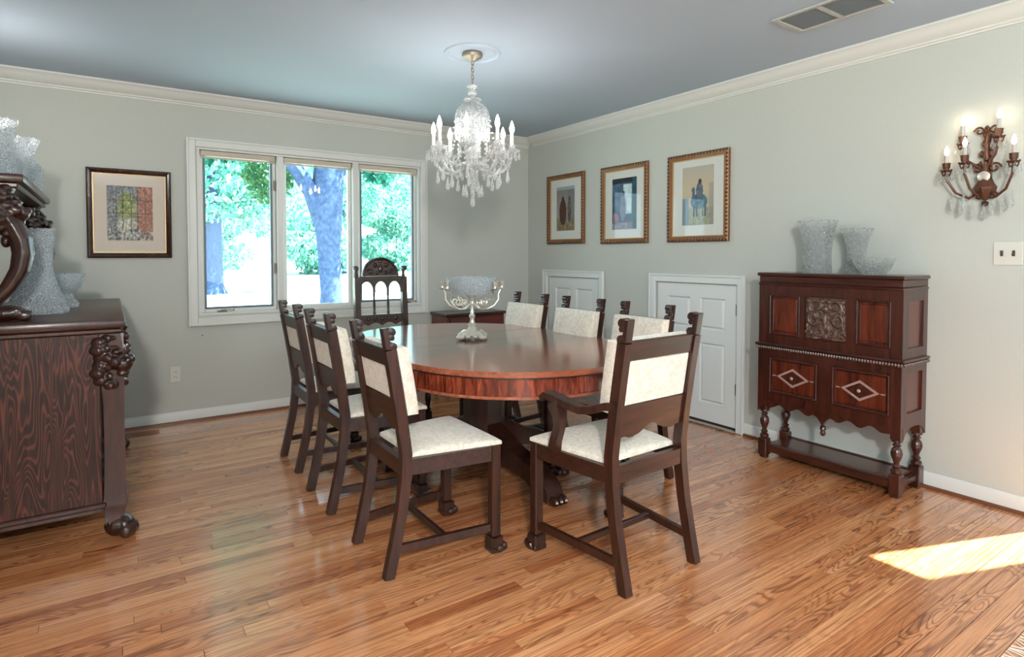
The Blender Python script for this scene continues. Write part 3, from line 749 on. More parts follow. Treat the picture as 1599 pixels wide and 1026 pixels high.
# ================================================================== CARVED CABINET
def cabinet():
    yc = -3.243; W2 = .397; xb, xf = -.022, -.31
    t = thing('court_cabinet', 'carved mahogany cabinet on turned legs with diamond inlaid doors', 'cabinet', (0, yc, 0))
    def bx(x0, x1, y0, y1, z0, z1, bev=.003): return MB().box(x0, x1, y0, y1, z0, z1, bev)
    bx(xf - .012, xb, -W2 - .012, W2 + .012, 1.118, 1.138, .006).build('top', M['cabh'], t)
    bx(xf, xb, -W2, W2, 1.0795, 1.1175).build('frieze', M['cabh'], t)
    b = bx(xf - .006, xb, -W2 - .006, W2 + .006, 1.062, 1.0792, .006); b.build('moulding', M['cabh'], t)
    # upper case: back box + stiles and rails in front
    bx(xf + .022, xb, -W2 + .022, W2 - .022, .712, 1.0618, 0).build('upper_case', M['cab'], t)
    yl = [(.331, .139), (.112, -.120), (-.168, -.342)]     # panel openings (local y hi..lo)
    f = slab_with_holes(0, xf, xf + .0215, -W2, W2, .712, 1.0618, [(q, p, .765, 1.008) for p, q in yl])
    ff = f.build('fall_front', M['cab'], t, 0)
    for i, (p, q) in enumerate(yl):
        b = MB().box(xf + .012, xf + .0216, q + .001, p - .001, .766, 1.007, 0)
        if i != 1:
            b.box(xf + .006, xf + .0118, q + .022, p - .022, .787, .986, .005)
            b.build('panel', M['cabpanel'], ff)
            m = MB(); k = .010
            m.box(xf - .004, xf + .011, q + .0012, q + k, .7663, 1.0067, .003); m.box(xf - .004, xf + .011, p - k, p - .0012, .7663, 1.0067, .003)
            m.box(xf - .004, xf + .011, q + k, p - k, .7663, .7663 + k, .003); m.box(xf - .004, xf + .011, q + k, p - k, 1.0067 - k, 1.0067, .003)
            m.build('panel_moulding', M['cabh'], ff)
        else:
            pn = b.build('panel', M['cab'], ff)
            c = MB(); ym, zm = (p + q) / 2, .8865; x = xf + .004
            def sp(cy, cz, r, turns, s0, hand, th):
                n = 26; return c.sweep([(x, ym + hand * (cy + r * (1 - .8 * i / n) * math.cos(s0 + turns * i / n)), cz + r * (1 - .8 * i / n) * math.sin(s0 + turns * i / n)) for i in range(n + 1)], [th * (1 - .4 * i / n) for i in range(n + 1)], ref=(1, 0, 0), n=6)
            for hd in (-1, 1):
                sp(.048, .955, .045, 6.5, -.8, hd, .011); sp(.062, .875, .038, -6.2, 1.2, hd, .010); sp(.040, .815, .036, 6.0, 2.2, hd, .010)
                sp(.088, .80, .022, 5.5, 0, hd, .008); sp(.030, .905, .030, -5.5, .4, hd, .009); sp(.09, .925, .020, -5, 2, hd, .008)
                for (dy, dz, ry, rz_) in ((.02, .83, .012, .03), (.095, .985, .015, .012), (.1, .84, .010, .02), (.055, .775, .022, .008), (.018, .985, .016, .012)): c.ball((x, ym + hd * dy, dz), (.012, ry, rz_), 8, 5)
            c.ball((x, ym, .865), (.016, .014, .05)); c.ball((x, ym, .94), (.016, .018, .020)); c.ball((x, ym, .79), (.014, .02, .018))
            c.box(xf + .009, xf + .0125, q + .004, p - .004, .769, 1.004)
            c.build('carving', M['cabcarve'], pn, remesh=.0032)
    for sy in (-1, 1):   # side panels of the upper case
        s_ = slab_with_holes(1, sy * (W2 - .0215), sy * W2, xf + .0217, xb, .712, 1.0618, [(xf + .062, xb - .05, .765, 1.008)])
        p = s_.build('side_frame', M['cab'], t, 0)
        yy = sorted((sy * (W2 - .0215), sy * (W2 - .010)))
        MB().box(xf + .0625, xb - .0505, yy[0], yy[1], .7655, 1.0075).build('side_panel', M['cabpanel'], p)
    # gadrooned ledge
    bx(xf - .018, xb, -W2 - .018, W2 + .018, .697, .7118, .005).build('ledge', M['cabh'], t)
    g = MB(); n = 56
    for i in range(n):
        y = -W2 - .010 + (2 * W2 + .02) * (i + .5) / n
        g.ball((xf - .012, y, .6865), (.009, .0082, .010), 6, 4)
    for sy in (-1, 1):
        for i in range(18): g.ball((xf + .005 + .27 * i / 17, sy * (W2 + .011), .6865), (.0085, .009, .010), 6, 4)
    tag(g.build('gadrooning', M['cabcarve'], t), kind='stuff')
    # lower case
    bx(xf + .024, xb, -W2 + .022, W2 - .022, .385, .6968, 0).build('lower_case', M['cab'], t)
    dl = [(.325, .030), (-.048, -.345)]
    f = slab_with_holes(0, xf - .004, xf + .0235, -W2, W2, .36, .6968, [(q, p, .415, .632) for p, q in dl])
    f.build('lower_frame', M['cab'], t, 0)
    for p, q in dl:
        d = MB().box(xf + .006, xf + .0236, q + .0012, p - .0012, .4162, .6308, .002)
        d.box(xf + .001, xf + .0058, q + .02, p - .02, .435, .612, .004)
        dd = d.build('door', M['cabpanel'], t)
        m = MB(); k = .013; z0, z1 = .4165, .6305
        m.box(xf - .012, xf + .0055, q + .0014, q + k, z0, z1, .004); m.box(xf - .012, xf + .0055, p - k, p - .0014, z0, z1, .004)
        m.box(xf - .012, xf + .0055, q + k, p - k, z0, z0 + k, .004); m.box(xf - .012, xf + .0055, q + k, p - k, z1 - k, z1, .004)
        m.build('door_moulding', M['cabh'], dd)
        ym, zm = (p + q) / 2, .522
        dm = MB(); ou = [(ym - .098, zm), (ym, zm - .056), (ym + .098, zm), (ym, zm + .056)]; inn = [(ym - .076, zm), (ym, zm - .042), (ym + .076, zm), (ym, zm + .042)]
        R = [[dm.v((xx, a, c)) for a, c in q_] for q_, xx in ((ou, xf + .0008), (ou, xf - .0035), (inn, xf - .0035), (inn, xf + .0008))]
        for A, B in zip(R, R[1:]):
            for i in range(4): dm.face([A[i], A[(i + 1) % 4], B[(i + 1) % 4], B[i]])
        dm.build('diamond', M['inlay'], dd, 0)
        MB().prism([(ym - .06, zm), (ym, zm - .033), (ym + .06, zm), (ym, zm + .033)], 0, xf - .0005, xf - .006).build('diamond_field', M['cab'], dd, 0)
        MB().lathe([(.004, -.018), (.010, -.014), (.006, -.008), (.006, -.0062)], (xf, ym, zm), 10, axis=0).build('knob', M['inlay'], dd)
        MB().box(xf - .003, xf + .0008, ym - .125, ym - .104, zm - .003, zm + .003).box(xf - .003, xf + .0008, ym + .104, ym + .125, zm - .003, zm + .003).build('inlay_tip', M['inlay'], dd)
    for sy in (-1, 1):
        s_ = slab_with_holes(1, sy * (W2 - .0215), sy * W2, xf + .0237, xb, .36, .6968, [(xf + .064, xb - .05, .43, .64)])
        p = s_.build('side_frame', M['cab'], t, 0)
        yy = sorted((sy * (W2 - .0215), sy * (W2 - .010)))
        MB().box(xf + .0645, xb - .0505, yy[0], yy[1], .4305, .6395).build('side_panel', M['cabpanel'], p)
        n = 20; xs = [xf + .024 + (xb - xf - .024) * i / n for i in range(n + 1)]
        def zz(x): u = (x - xf - .024) / (xb - xf - .024); return .355 - .06 * abs(2 * u - 1) ** 3
        MB().prism([(x, zz(x)) for x in xs] + [(xb, .3598), (xs[0], .3598)], 1, *sorted((sy * (W2 - .02), sy * W2))).build('side_apron', M['cab'], t)
    # scalloped apron and pendant
    n = 72; ys = [-W2 + 2 * W2 * i / n for i in range(n + 1)]
    def az(y):
        u = abs(y) / W2
        z = .335 + .012 * math.sin(u * PI * 7) - (.045 * max(0, (u - .80) / .2) ** 1.3) - .05 * max(0, 1 - u / .13)
        return min(z, .357)
    MB().prism([(y, az(y)) for y in ys] + [(W2, .3598), (-W2, .3598)], 0, xf - .004, xf + .018).build('apron', M['cab'], t)
    MB().lathe([(.0, .225), (.012, .232), (.016, .245), (.010, .258), (.018, .266), (.014, .275), (.014, .283)], (xf + .007, 0, 0), 12).build('pendant', M['cab'], t)
    prof = [(.020, .121), (.026, .130), (.026, .142), (.015, .152), (.022, .163), (.013, .173), (.015, .185), (.025, .212), (.028, .230), (.023, .250), (.013, .262), (.021, .270), (.013, .28), (.026, .290), (.026, .300)]
    for xx in (xf + .026, xb - .03):
        for sy in (-1, 1):
            y = sy * (W2 - .028)
            b = MB().lathe(prof, (xx, y, 0), 16); b.box(xx - .027, xx + .027, y - .027, y + .027, .018, .1208, .004); b.box(xx - .022, xx + .022, y - .022, y + .022, 0, .0178, .006)
            b.box(xx - .024, xx + .024, y - .024, y + .024, .3002, .359, .002)
            b.build('leg', M['cab'], t)
    yy = W2 - .0556
    MB().box(xf + .008, xf + .044, -yy, yy, .045, .095, .005).build('front_stretcher', M['cabh'], t)
    MB().box(xb - .046, xb - .014, -yy, yy, .045, .095, .005).build('back_stretcher', M['cabh'], t)
    MB().box(xf + .0445, xb - .0465, -yy - .01, yy + .01, .075, .09, .002).build('shelf', M['cabpanel'], t)
    for sy in (-1, 1):
        y = sy * (W2 - .028); MB().box(xf + .0535, xb - .0575, y - .014, y + .014, .045, .0745, .004).build('side_stretcher', M['cabh'], t)
cabinet()

# ================================================================== SIDEBOARD
def lion_head(b, c, s=1.0, ang=0.0, mane=True):
    """carved lion mask facing +x (before the turn by ang about z)"""
    rot = Matrix.Rotation(ang, 3, 'Z')
    def B(p, r): b.ball(Vector(c) + rot @ (Vector(p) * s), tuple(v * s for v in r), 10, 7, rot)
    B((0, 0, 0), (.045, .045, .055)); B((.035, 0, -.022), (.032, .030, .026)); B((.058, 0, -.010), (.014, .017, .012))
    B((.034, 0, -.052), (.020, .022, .012))
    for k in (-1, 1):
        B((.030, k * .022, .018), (.016, .016, .010)); B((.030, k * .034, -.012), (.022, .016, .018)); B((-.005, k * .044, .045), (.012, .014, .018))
        for i in range(6):
            a = -1.1 + i * .45
            B((-.016, k * (.052 + .008 * math.sin(i * 2)), .05 - .024 * i), (.026, .018, .018))
            B((.006, k * (.040 + .006 * math.sin(i)), .062 - .03 * i), (.02, .012, .014))
    B((0, 0, .062), (.03, .04, .018)); B((.01, 0, -.085), (.02, .035, .025)); B((0, 0, -.115), (.015, .022, .022))
def sideboard():
    X0, X1, Y0, Y1 = XL + .03, -3.545, -1.90, -.40
    t = thing('sideboard', 'massive dark tiger oak sideboard with carved lion heads and paw feet', 'sideboard', (-3.9, -1.15, 0))
    O = Vector((3.9, 1.15, 0))
    def bd(mb, name, m, par=None, smooth=35, rem=0):
        mb.move(lambda c: c + O); return mb.build(name, m, par or t, smooth, rem)
    top = MB().box(X0, X1, Y0 - .012, Y1 + .012, .928, .966, .010, 2); bd(top, 'top', M['sidedark'])
    bd(MB().box(X0 + .005, X1 - .012, Y0, Y1, .905, .9276, .006), 'top_moulding', M['sidedark'])
    xe = -3.64
    bd(MB().box(X0 + .01, xe, Y0 + .008, Y0 + .03, .172, .9048, .002), 'end_panel', M['side'])
    bd(MB().box(X0 + .01, xe, Y1 - .03, Y1 - .008, .172, .9048, .002), 'end_panel', M['side'])
    bd(MB().box(X0 + .01, xe - .012, Y0 + .0305, Y1 - .0305, .172, .9048), 'carcass', M['sidedark'])
    b = MB().box(X0 + .008, xe + .012, Y0 + .0, Y1, .150, .1716, .005); b.box(X0 + .008, xe + .006, Y0 + .005, Y1 - .005, .130, .1498, .004); bd(b, 'base_moulding', M['sidedark'])
    # front: two drawers over two doors
    ym = (Y0 + Y1) / 2
    for a, c in ((Y0 + .115, ym - .006), (ym + .006, Y1 - .115)):
        d = bd(MB().box(xe - .0115, xe + .012, a, c, .76, .895, .006), 'drawer', M['sidepanelfar'])
        for q in (.25, .75):
            y = a + (c - a) * q
            bd(MB().lathe([(.010, .0122), (.008, .02), (.018, .030), (.016, .038), (.006, .042)], (xe, y, .828), 12, axis=0), 'knob', M['carved'], d)
        d = bd(MB().box(xe - .0115, xe + .010, a, c, .19, .745, .006), 'door', M['sidepanelfar'])
        bd(MB().box(xe + .0102, xe + .016, a + .07, c - .07, .26, .68, .005), 'door_panel', M['sidepanelfar'], d)
    # lion columns on the two front corners
    for yc, ang in ((Y0 + .045, -.75), (Y1 - .045, .55)):
        xc = -3.597
        secs = [(.904, .044, 0), (.80, .044, 0), (.68, .041, .002), (.60, .038, .004), (.45, .037, .004), (.30, .039, .004), (.20, .042, .004), (.165, .046, .004), (.14, .040, .002), (.09, .034, -.002), (.05, .034, 0)]
        b = MB().sweep([(xc + o_, yc, z) for z, r, o_ in secs], [(r * 2, r * 2) for z, r, o_ in secs])
        es = [e for e in b.bm.edges if abs(e.verts[0].co.z - e.verts[1].co.z) > .01]
        bmesh.ops.bevel(b.bm, geom=es, offset=.012, segments=2, affect='EDGES')
        col = bd(b, 'corner_column', M['sidedark'])
        b = MB(); lion_head(b, (xc + .012 * math.cos(ang), yc + math.sin(ang) * .012, .80), 1.22, ang)
        b.move(lambda c: Vector((xc, yc, .80)) + Vector(((c.x - xc), (c.y - yc), (c.z - .80) * 1.12)) )
        bd(b, 'lion_head', M['carved'], col, rem=.0042)
        b = MB(); b.ball((xc + .015, yc - .004, .05), (.058, .048, .048), 12, 8)
        for k in (-1.5, -.5, .5, 1.5):
            a = ang * .55 + k * .42
            b.ball((xc + .012 + .052 * math.cos(a), yc - .004 + .052 * math.sin(a), .03), (.027, .020, .030)); b.ball((xc + .012 + .04 * math.cos(a), yc - .004 + .04 * math.sin(a), .058), (.022, .016, .022))
        bd(b, 'paw_foot', M['carved'], col, rem=.005)
        bd(MB().box(X0 + .02, X0 + .09, yc - .035, yc + .035, 0, .1295, .006), 'back_leg', M['sidedark'])
    # upper shelf on lion brackets
    YS0, YS1 = -1.80, -.50
    sx = -3.885
    bd(MB().box(X0 + .002, sx, YS0, YS1, 1.545, 1.580, .010, 2), 'upper_shelf', M['sidedark'])
    bd(MB().box(X0 + .004, sx - .02, YS0 + .012, YS1 - .012, 1.522, 1.5446, .006), 'shelf_moulding', M['sidedark'])
    bd(MB().box(X0 + .001, X0 + .022, YS0 + .06, YS1 - .06, .9665, 1.5214), 'back_board', M['sidedark'])
    for yc in (YS0 + .07, YS1 - .09):
        # swelling scrolled body with fluted grooves
        mid = [(-3.955, 1.42), (-3.925, 1.37), (-3.900, 1.31), (-3.893, 1.25), (-3.905, 1.18), (-3.94, 1.11), (-3.985, 1.055), (-4.01, 1.01)]
        wid = [.070, .085, .085, .080, .072, .062, .054, .05]
        b = MB()
        for dy in (-.034, -.012, .012, .034):
            b.sweep([(x - .004, yc + dy, z) for x, z in mid], [w_ * .42 for w_ in wid], ref=(0, 1, 0), n=8)
        b.sweep([(x - .012, yc, z) for x, z in mid], [(.085, w_ * .75) for w_ in wid], ref=(0, 1, 0))
        br = bd(b, 'lion_bracket', M['carved'], rem=.006)
        b = MB(); lion_head(b, (-3.955, yc, 1.445), 1.25, 0); b.box(-4.06, -3.95, yc - .05, yc + .05, 1.40, 1.5215)
        bd(b, 'lion_head', M['carved'], br, rem=.006)
        b = MB(); b.ball((-3.965, yc, 1.000), (.075, .050, .034), 12, 8)
        for k in (-1.5, -.5, .5, 1.5): b.ball((-3.90, yc + k * .022, .988), (.030, .0125, .021)); b.ball((-3.925, yc + k * .022, 1.008), (.02, .0115, .016))
        bd(b, 'paw', M['carved'], br, rem=.005)
sideboard()

# ================================================================== GLASS AND SILVER
def vessel(name, label, cat, loc, outer, inner, m, seg=48, flute=None, sq=0, ex=1, ey=1, group=None, smooth=18, cut=None):
    """cut=(count, turns per metre, depth): diamond cuts ground into the outside; flute: scalloped wall"""
    dense = []
    for (r0, z0), (r1, z1) in zip(outer, outer[1:]):
        k = max(1, int(abs(z1 - z0) / .011))
        dense += [(r0 + (r1 - r0) * i / k, z0 + (z1 - z0) * i / k) for i in range(k)]
    dense.append(outer[-1]); no = sum(seg if r > 1e-6 else 1 for r, z in dense)
    b = MB(); b.lathe(dense + list(reversed(inner)), (0, 0, 0), seg, flute, sq, ex=ex, ey=ey)
    if cut:
        b.bm.verts.ensure_lookup_table(); zt = outer[-1][1]
        for i in range(no):
            v = b.bm.verts[i]; a = math.atan2(v.co.y, v.co.x)
            if v.co.z < .012 or v.co.z > zt * .93: continue
            d = max(abs(math.sin(cut[0] * a / 2 + cut[1] * v.co.z)), abs(math.sin(cut[0] * a / 2 - cut[1] * v.co.z)))
            f = 1 - cut[2] * (1 - d) * 2.2; v.co.x *= f; v.co.y *= f
        for i in range(no):      # saw-cut rim
            v = b.bm.verts[i]
            if v.co.z > zt * .985: v.co.z += .006 * abs(math.sin(math.atan2(v.co.y, v.co.x) * cut[0] / 2))
    o = b.build(name, M[m], None, smooth); o.location = loc
    return tag(o, label, cat, group)
T0 = 1.1385
vessel('crystal_vase', 'tall flared cut crystal vase on the carved cabinet', 'vase', (-.16, -3.118, T0),
       [(0, 0), (.074, 0), (.078, .012), (.076, .05), (.074, .12), (.080, .19), (.094, .25), (.106, .298), (.108, .302)], [(0, .03), (.062, .03), (.062, .12), (.068, .19), (.084, .25), (.100, .30)], 'clear', 64, (6, .02), cut=(16, 34, .05))
vessel('crystal_vase', 'oval rimmed clear glass vase standing behind the crystal bowl on the cabinet', 'vase', (-.118, -3.318, T0),
       [(0, 0), (.058, 0), (.064, .02), (.060, .05), (.046, .07), (.050, .14), (.064, .20), (.080, .242), (.086, .252)], [(0, .05), (.032, .06), (.038, .07), (.042, .14), (.056, .20), (.078, .25)], 'clear', 64, (5, .02), cut=(12, 26, .05))
vessel('crystal_bowl', 'low cut crystal bowl on the cabinet top, beside two vases', 'bowl', (-.205, -3.450, T0),
       [(0, 0), (.052, 0), (.062, .010), (.082, .035), (.096, .065), (.104, .085)], [(0, .014), (.045, .018), (.070, .04), (.086, .066), (.098, .088)], 'clear', 64, (8, .03), cut=(16, 60, .06))
# on the sideboard
ST = .9665
vessel('crystal_vase', 'tall square cut crystal vase standing between the lion brackets', 'vase', (-3.885, -1.35, ST),
       [(0, 0), (.118, 0), (.120, .01), (.105, .06), (.080, .12), (.064, .18), (.058, .23), (.062, .30), (.072, .37), (.076, .40)], [(0, .05), (.06, .07), (.05, .13), (.048, .2), (.05, .27), (.062, .36), (.070, .40)], 'crystal', 64, (4, .01), 6, cut=(20, 40, .06))
vessel('crystal_bowl', 'square footed crystal bowl behind the tall vase on the sideboard top', 'bowl', (-3.80, -1.02, ST),
       [(0, 0), (.060, 0), (.062, .02), (.04, .045), (.035, .07), (.07, .10), (.088, .15), (.092, .175)], [(0, .085), (.05, .10), (.076, .15), (.086, .176)], 'crystal', 64, (4, .01), 5, cut=(20, 44, .06))
SH = 1.5805
vessel('crystal_pitcher', 'tall clear crystal pitcher on the upper shelf of the sideboard', 'pitcher', (-4.00, -1.50, SH),
       [(0, 0), (.055, 0), (.060, .012), (.066, .06), (.058, .13), (.052, .18), (.066, .24), (.074, .262)], [(0, .02), (.05, .024), (.058, .06), (.05, .13), (.045, .18), (.06, .24), (.07, .262)], 'crystal', 64, (8, .02), cut=(16, 36, .06))
vessel('crystal_vase', 'fan shaped crystal vase in the middle of the upper sideboard shelf', 'vase', (-3.965, -1.24, SH),
       [(0, 0), (.05, 0), (.05, .012), (.03, .03), (.035, .06), (.065, .14), (.085, .21), (.09, .225)], [(0, .05), (.025, .06), (.055, .14), (.078, .21), (.085, .226)], 'crystal', 64, (8, .05), cut=(16, 36, .05))
vessel('crystal_bowl', 'round lidded crystal jar at the window end of the upper sideboard shelf', 'jar', (-3.97, -.90, SH),
       [(0, 0), (.07, 0), (.078, .02), (.09, .07), (.085, .12), (.06, .16), (.03, .185), (.012, .20), (.016, .215), (0, .226)], [(0, .02), (.06, .024), (.078, .07), (.074, .12), (.05, .15), (0, .18)], 'crystal', 64, (9, .03), cut=(16, 40, .06))

def epergne():
    cx, cy, z0 = -1.785, -1.885, .7355
    t = thing('candelabra', 'silver candelabra with scrolling arms in the middle of the table', 'candelabra', (cx, cy, z0))
    u = Vector((math.cos(.5992), -math.sin(.5992), 0))   # across the table, along the arms
    b = MB().lathe([(0, .018), (.066, .018), (.074, .026), (.06, .038), (.034, .052), (.022, .075), (.026, .09), (.016, .10)], seg=24, flute=(4, .12))
    for k in range(4):
        a = k * PI / 2 + .2
        b.ball((.092 * math.cos(a), .092 * math.sin(a), .017), (.028, .028, .017)); b.ball((.076 * math.cos(a + .5), .076 * math.sin(a + .5), .020), (.016, .016, .010)); b.ball((.076 * math.cos(a - .5), .076 * math.sin(a - .5), .020), (.016, .016, .010))
        b.sweep([(.03 * math.cos(a), .03 * math.sin(a), .04), (.07 * math.cos(a), .07 * math.sin(a), .040), (.112 * math.cos(a), .112 * math.sin(a), .011)], .013, n=8)
    base = b.build('base', M['silver'], t)
    MB().lathe([(.0158, .1003), (.012, .12), (.020, .14), (.011, .155), (.010, .20), (.016, .215), (.012, .23), (.022, .25), (.034, .262), (.05, .268), (.05, .272)], seg=16).build('stem', M['silver'], t)
    for s_ in (-1, 1):
        for tw in (-.55, .0, .55):
            d = Matrix.Rotation(tw, 3, 'Z') @ u * s_
            L = .180 if tw == 0 else .165
            P = [(.012, .215), (.05, .185), (.095, .185), (.135, .205), (.160, .24), (.160, .275), (L - .008, .30), (L, .305)]
            b = MB().sweep([(d.x * r * L / .18, d.y * r * L / .18, z) for r, z in P], [.0055, .006, .006, .0055, .005, .005, .005, .005], ref=(0, 0, 1), n=6)
            cr = [(.10 + .03 * (1 - i / 24) * math.cos(2 + i * .42), .228 + .03 * (1 - i / 24) * math.sin(2 + i * .42)) for i in range(20)]
            b.sweep([(d.x * r * L / .18, d.y * r * L / .18, z) for r, z in cr], .0042, ref=(d.y, -d.x, 0), n=5)
            cr = [(.055 + .024 * (1 - i / 24) * math.cos(-1 + i * .42), .222 + .024 * (1 - i / 24) * math.sin(-1 + i * .42)) for i in range(20)]
            b.sweep([(d.x * r * L / .18, d.y * r * L / .18, z) for r, z in cr], .004, ref=(d.y, -d.x, 0), n=5)
            a = b.build('arm', M['silver'], t)
            MB().lathe([(.006, .300), (.022, .306), (.024, .310), (.010, .312), (.009, .322), (.015, .330), (.016, .346), (.018, .350), (.012, .350), (.011, .335)], (d.x * L, d.y * L, 0), 14).build('candle_cup', M['silver'], a)
    bo = MB().lathe([(0, 0), (.112, 0), (.118, .010), (.134, .05), (.155, .098), (.158, .102), (.150, .102), (.127, .05), (.108, .018), (0, .012)], seg=36, flute=(12, .02))
    o = bo.build('crystal_bowl', M['crystal']); o.location = (cx, cy, z0 + .2725)
    tag(o, 'wide cut crystal bowl held on top of the silver candelabra', 'bowl')
epergne()

# ================================================================== CHANDELIER
def chandelier():
    cx, cy = -1.80, -1.92
    t = thing('chandelier', 'crystal chandelier with lit candle bulbs over the table', 'chandelier', (cx, cy, H))
    Z = lambda z: z - H
    b = MB().lathe([(.0, Z(H) - .001), (.058, Z(H) - .001), (.062, -.012), (.058, -.024), (.044, -.032), (.030, -.036), (.022, -.044), (.010, -.048), (0, -.05)], seg=28); b.build('canopy', M['canopy'], t)
    for i in range(6):     # chain
        zc = -.058 - i * .021
        pts = [(.0085 * math.cos(a), 0, zc + .015 * math.sin(a)) for a in [2 * PI * k / 12 for k in range(13)]]
        b = MB().sweep(pts, .0024, ref=(0, 1, 0), n=5)
        if i % 2: b.move(lambda c: Vector((c.y, c.x, c.z)))
        b.build('chain_link', M['canopy'], t)
    pieces = [[(.004, -.182), (.030, -.190), (.034, -.198), (.016, -.206), (.012, -.214)], [(.012, -.2145), (.024, -.228), (.026, -.240), (.014, -.252), (.012, -.262)], [(.014, -.2625), (.048, -.270), (.052, -.276), (.02, -.282), (.016, -.288)]]
    for p in pieces: MB().lathe(p, seg=20, flute=(10, .06)).build('stem_piece', M['drop'], t)
    # bell of clear glass
    r0 = .104
    prof = [(.018, -.2885), (.045, -.294), (.072, -.308), (.092, -.33), (r0, -.365), (r0 + .002, -.42), (r0 - .001, -.50), (r0 - .002, -.505), (r0 - .005, -.50), (r0 - .003, -.42), (r0 - .005, -.365), (.087, -.333), (.068, -.313), (.043, -.299), (.018, -.2935)]
    MB().lathe(prof, seg=40).build('glass_bell', M['clear'], t)
    MB().lathe([(.009, -.300), (.016, -.34), (.030, -.38), (.034, -.42), (.018, -.45), (.014, -.47), (.030, -.50), (.042, -.54), (.046, -.58), (.030, -.62), (.022, -.64)], seg=20, flute=(10, .05)).build('inner_column', M['drop'], t)
    # crown of drops beneath the bell; beads from the bell to the arms
    drop_me = {}
    def drop(par, p, h, r):
        k = (round(h, 4), round(r, 4))
        if k not in drop_me:
            drop_me[k] = MB().lathe([(0, 0), (r * .35, -h * .12), (r * .55, -h * .35), (r, -h * .72), (r * .7, -h * .92), (0, -h)], seg=6).mesh('crystal_drop', M['drop'], 0)
        o = link('crystal_drop', drop_me[k], par); o.location = p
        return o
    MB().lathe([(.020, -.6405), (.075, -.648), (.094, -.662), (.098, -.672), (.085, -.678), (.03, -.684), (.024, -.69)], seg=32, flute=(16, .04)).build('centre_bowl', M['drop'], t)
    MB().lathe([(.014, -.6905), (.02, -.72), (.034, -.75), (.028, -.775), (.012, -.79), (.020, -.802), (.010, -.815)], seg=18, flute=(9, .05)).build('lower_stem', M['drop'], t)
    drop(t, (0, 0, -.8155), .095, .017)
    for k in range(8):
        a = 2 * PI * k / 8 + .2
        drop(t, (.055 * math.cos(a), .055 * math.sin(a), -.775), .075, .012)
        drop(t, (.094 * math.cos(a), .094 * math.sin(a), -.675), .07, .012)
    for k in range(12):
        a = 2 * PI * k / 12
        drop(t, (.080 * math.cos(a), .080 * math.sin(a), -.345), .055, .010)
    NA = 8; Rr = .235
    for k in range(NA):
        a = 2 * PI * k / NA + .11; ca, sa = math.cos(a), math.sin(a)
        P = [(.035, -.640), (.075, -.690), (.125, -.715), (.180, -.700), (.218, -.655), (Rr, -.615), (Rr, -.595)]
        # smooth the S-arm
        pts = []
        for i in range(len(P) - 1):
            for q in range(3):
                tt = q / 3; pts.append((P[i][0] + (P[i + 1][0] - P[i][0]) * tt, P[i][1] + (P[i + 1][1] - P[i][1]) * tt))
        pts.append(P[-1])
        arm = MB().sweep([(r * ca, r * sa, z) for r, z in pts], .0085, ref=(-sa, ca, 0), n=8).build('arm', M['drop'], t)
        ex, ey = Rr * ca, Rr * sa
        MB().lathe([(.006, -.596), (.030, -.590), (.046, -.578), (.048, -.574), (.030, -.580), (.010, -.584), (.010, -.572), (.017, -.562), (.018, -.548), (.011, -.546)], (ex, ey, 0), 24, (12, .05)).build('bobeche', M['drop'], arm)
        MB().lathe([(.0105, -.5455), (.0105, -.478), (.006, -.4755)], (ex, ey, 0), 12).build('candle_sleeve', M['candle'], arm)
        MB().lathe([(.005, -.475), (.010, -.468), (.0135, -.455), (.0125, -.44), (.008, -.423), (.003, -.408), (0, -.402)], (ex, ey, 0), 12).build('bulb', M['bulb'], arm)
        for q in range(6):
            aa = 2 * PI * q / 6 + a; drop(arm, (ex + .043 * math.cos(aa), ey + .043 * math.sin(aa), -.582), .052, .0085)
        drop(arm, (.150 * ca, .150 * sa, -.722), .085, .014)
        drop(arm, (.210 * ca, .210 * sa, -.685), .085, .013)
        # bead strand: bell rim -> arm, and arm -> arm swag
        b = MB()
        for i in range(12):
            u = i / 11; r = r0 + (Rr - .06 - r0) * u; z = -.40 - .24 * u - .05 * math.sin(PI * u)
            b.ball((r * ca, r * sa, z), .0075, 6, 4)
        tag(b.build('bead_strand', M['drop'], t), kind='stuff')
        b = MB(); a2 = a + 2 * PI / NA
        for i in range(11):
            u = i / 10; am = a + (a2 - a) * u; rr = Rr * (1 - .06 * math.sin(PI * u)); z = -.60 - .075 * math.sin(PI * u)
            b.ball((rr * math.cos(am), rr * math.sin(am), z), .007, 6, 4)
        tag(b.build('bead_strand', M['drop'], t), kind='stuff')
        b = MB()
        for i in range(10):
            u = i / 9; z = -.37 - .26 * u; b.ball((.088 * math.cos(a + .4), .088 * math.sin(a + .4), z), .008, 6, 4)
        tag(b.build('bead_strand', M['drop'], t), kind='stuff')
    m = MB()
    m.lathe([(.148, -.0008), (.152, -.006), (.160, -.010), (.166, -.006), (.170, -.0008)], seg=64)
    md = MB(); ring = [(.140, -.0008), (.146, -.008), (.156, -.011), (.164, -.008), (.168, -.0008)]
    n = 64; R = [[md.v((r * math.cos(2 * PI * i / n), r * math.sin(2 * PI * i / n), z)) for i in range(n)] for r, z in ring]
    for A, B in zip(R, R[1:] + R[:1]):
        for i in range(n): md.face([A[i], A[(i + 1) % n], B[(i + 1) % n], B[i]])
    o = md.build('ceiling_medallion', M['ceil']); o.location = (cx, cy, H); tag(o, 'thin round plaster ring on the ceiling around the chandelier canopy', 'medallion')
    m.bm.free()
chandelier()

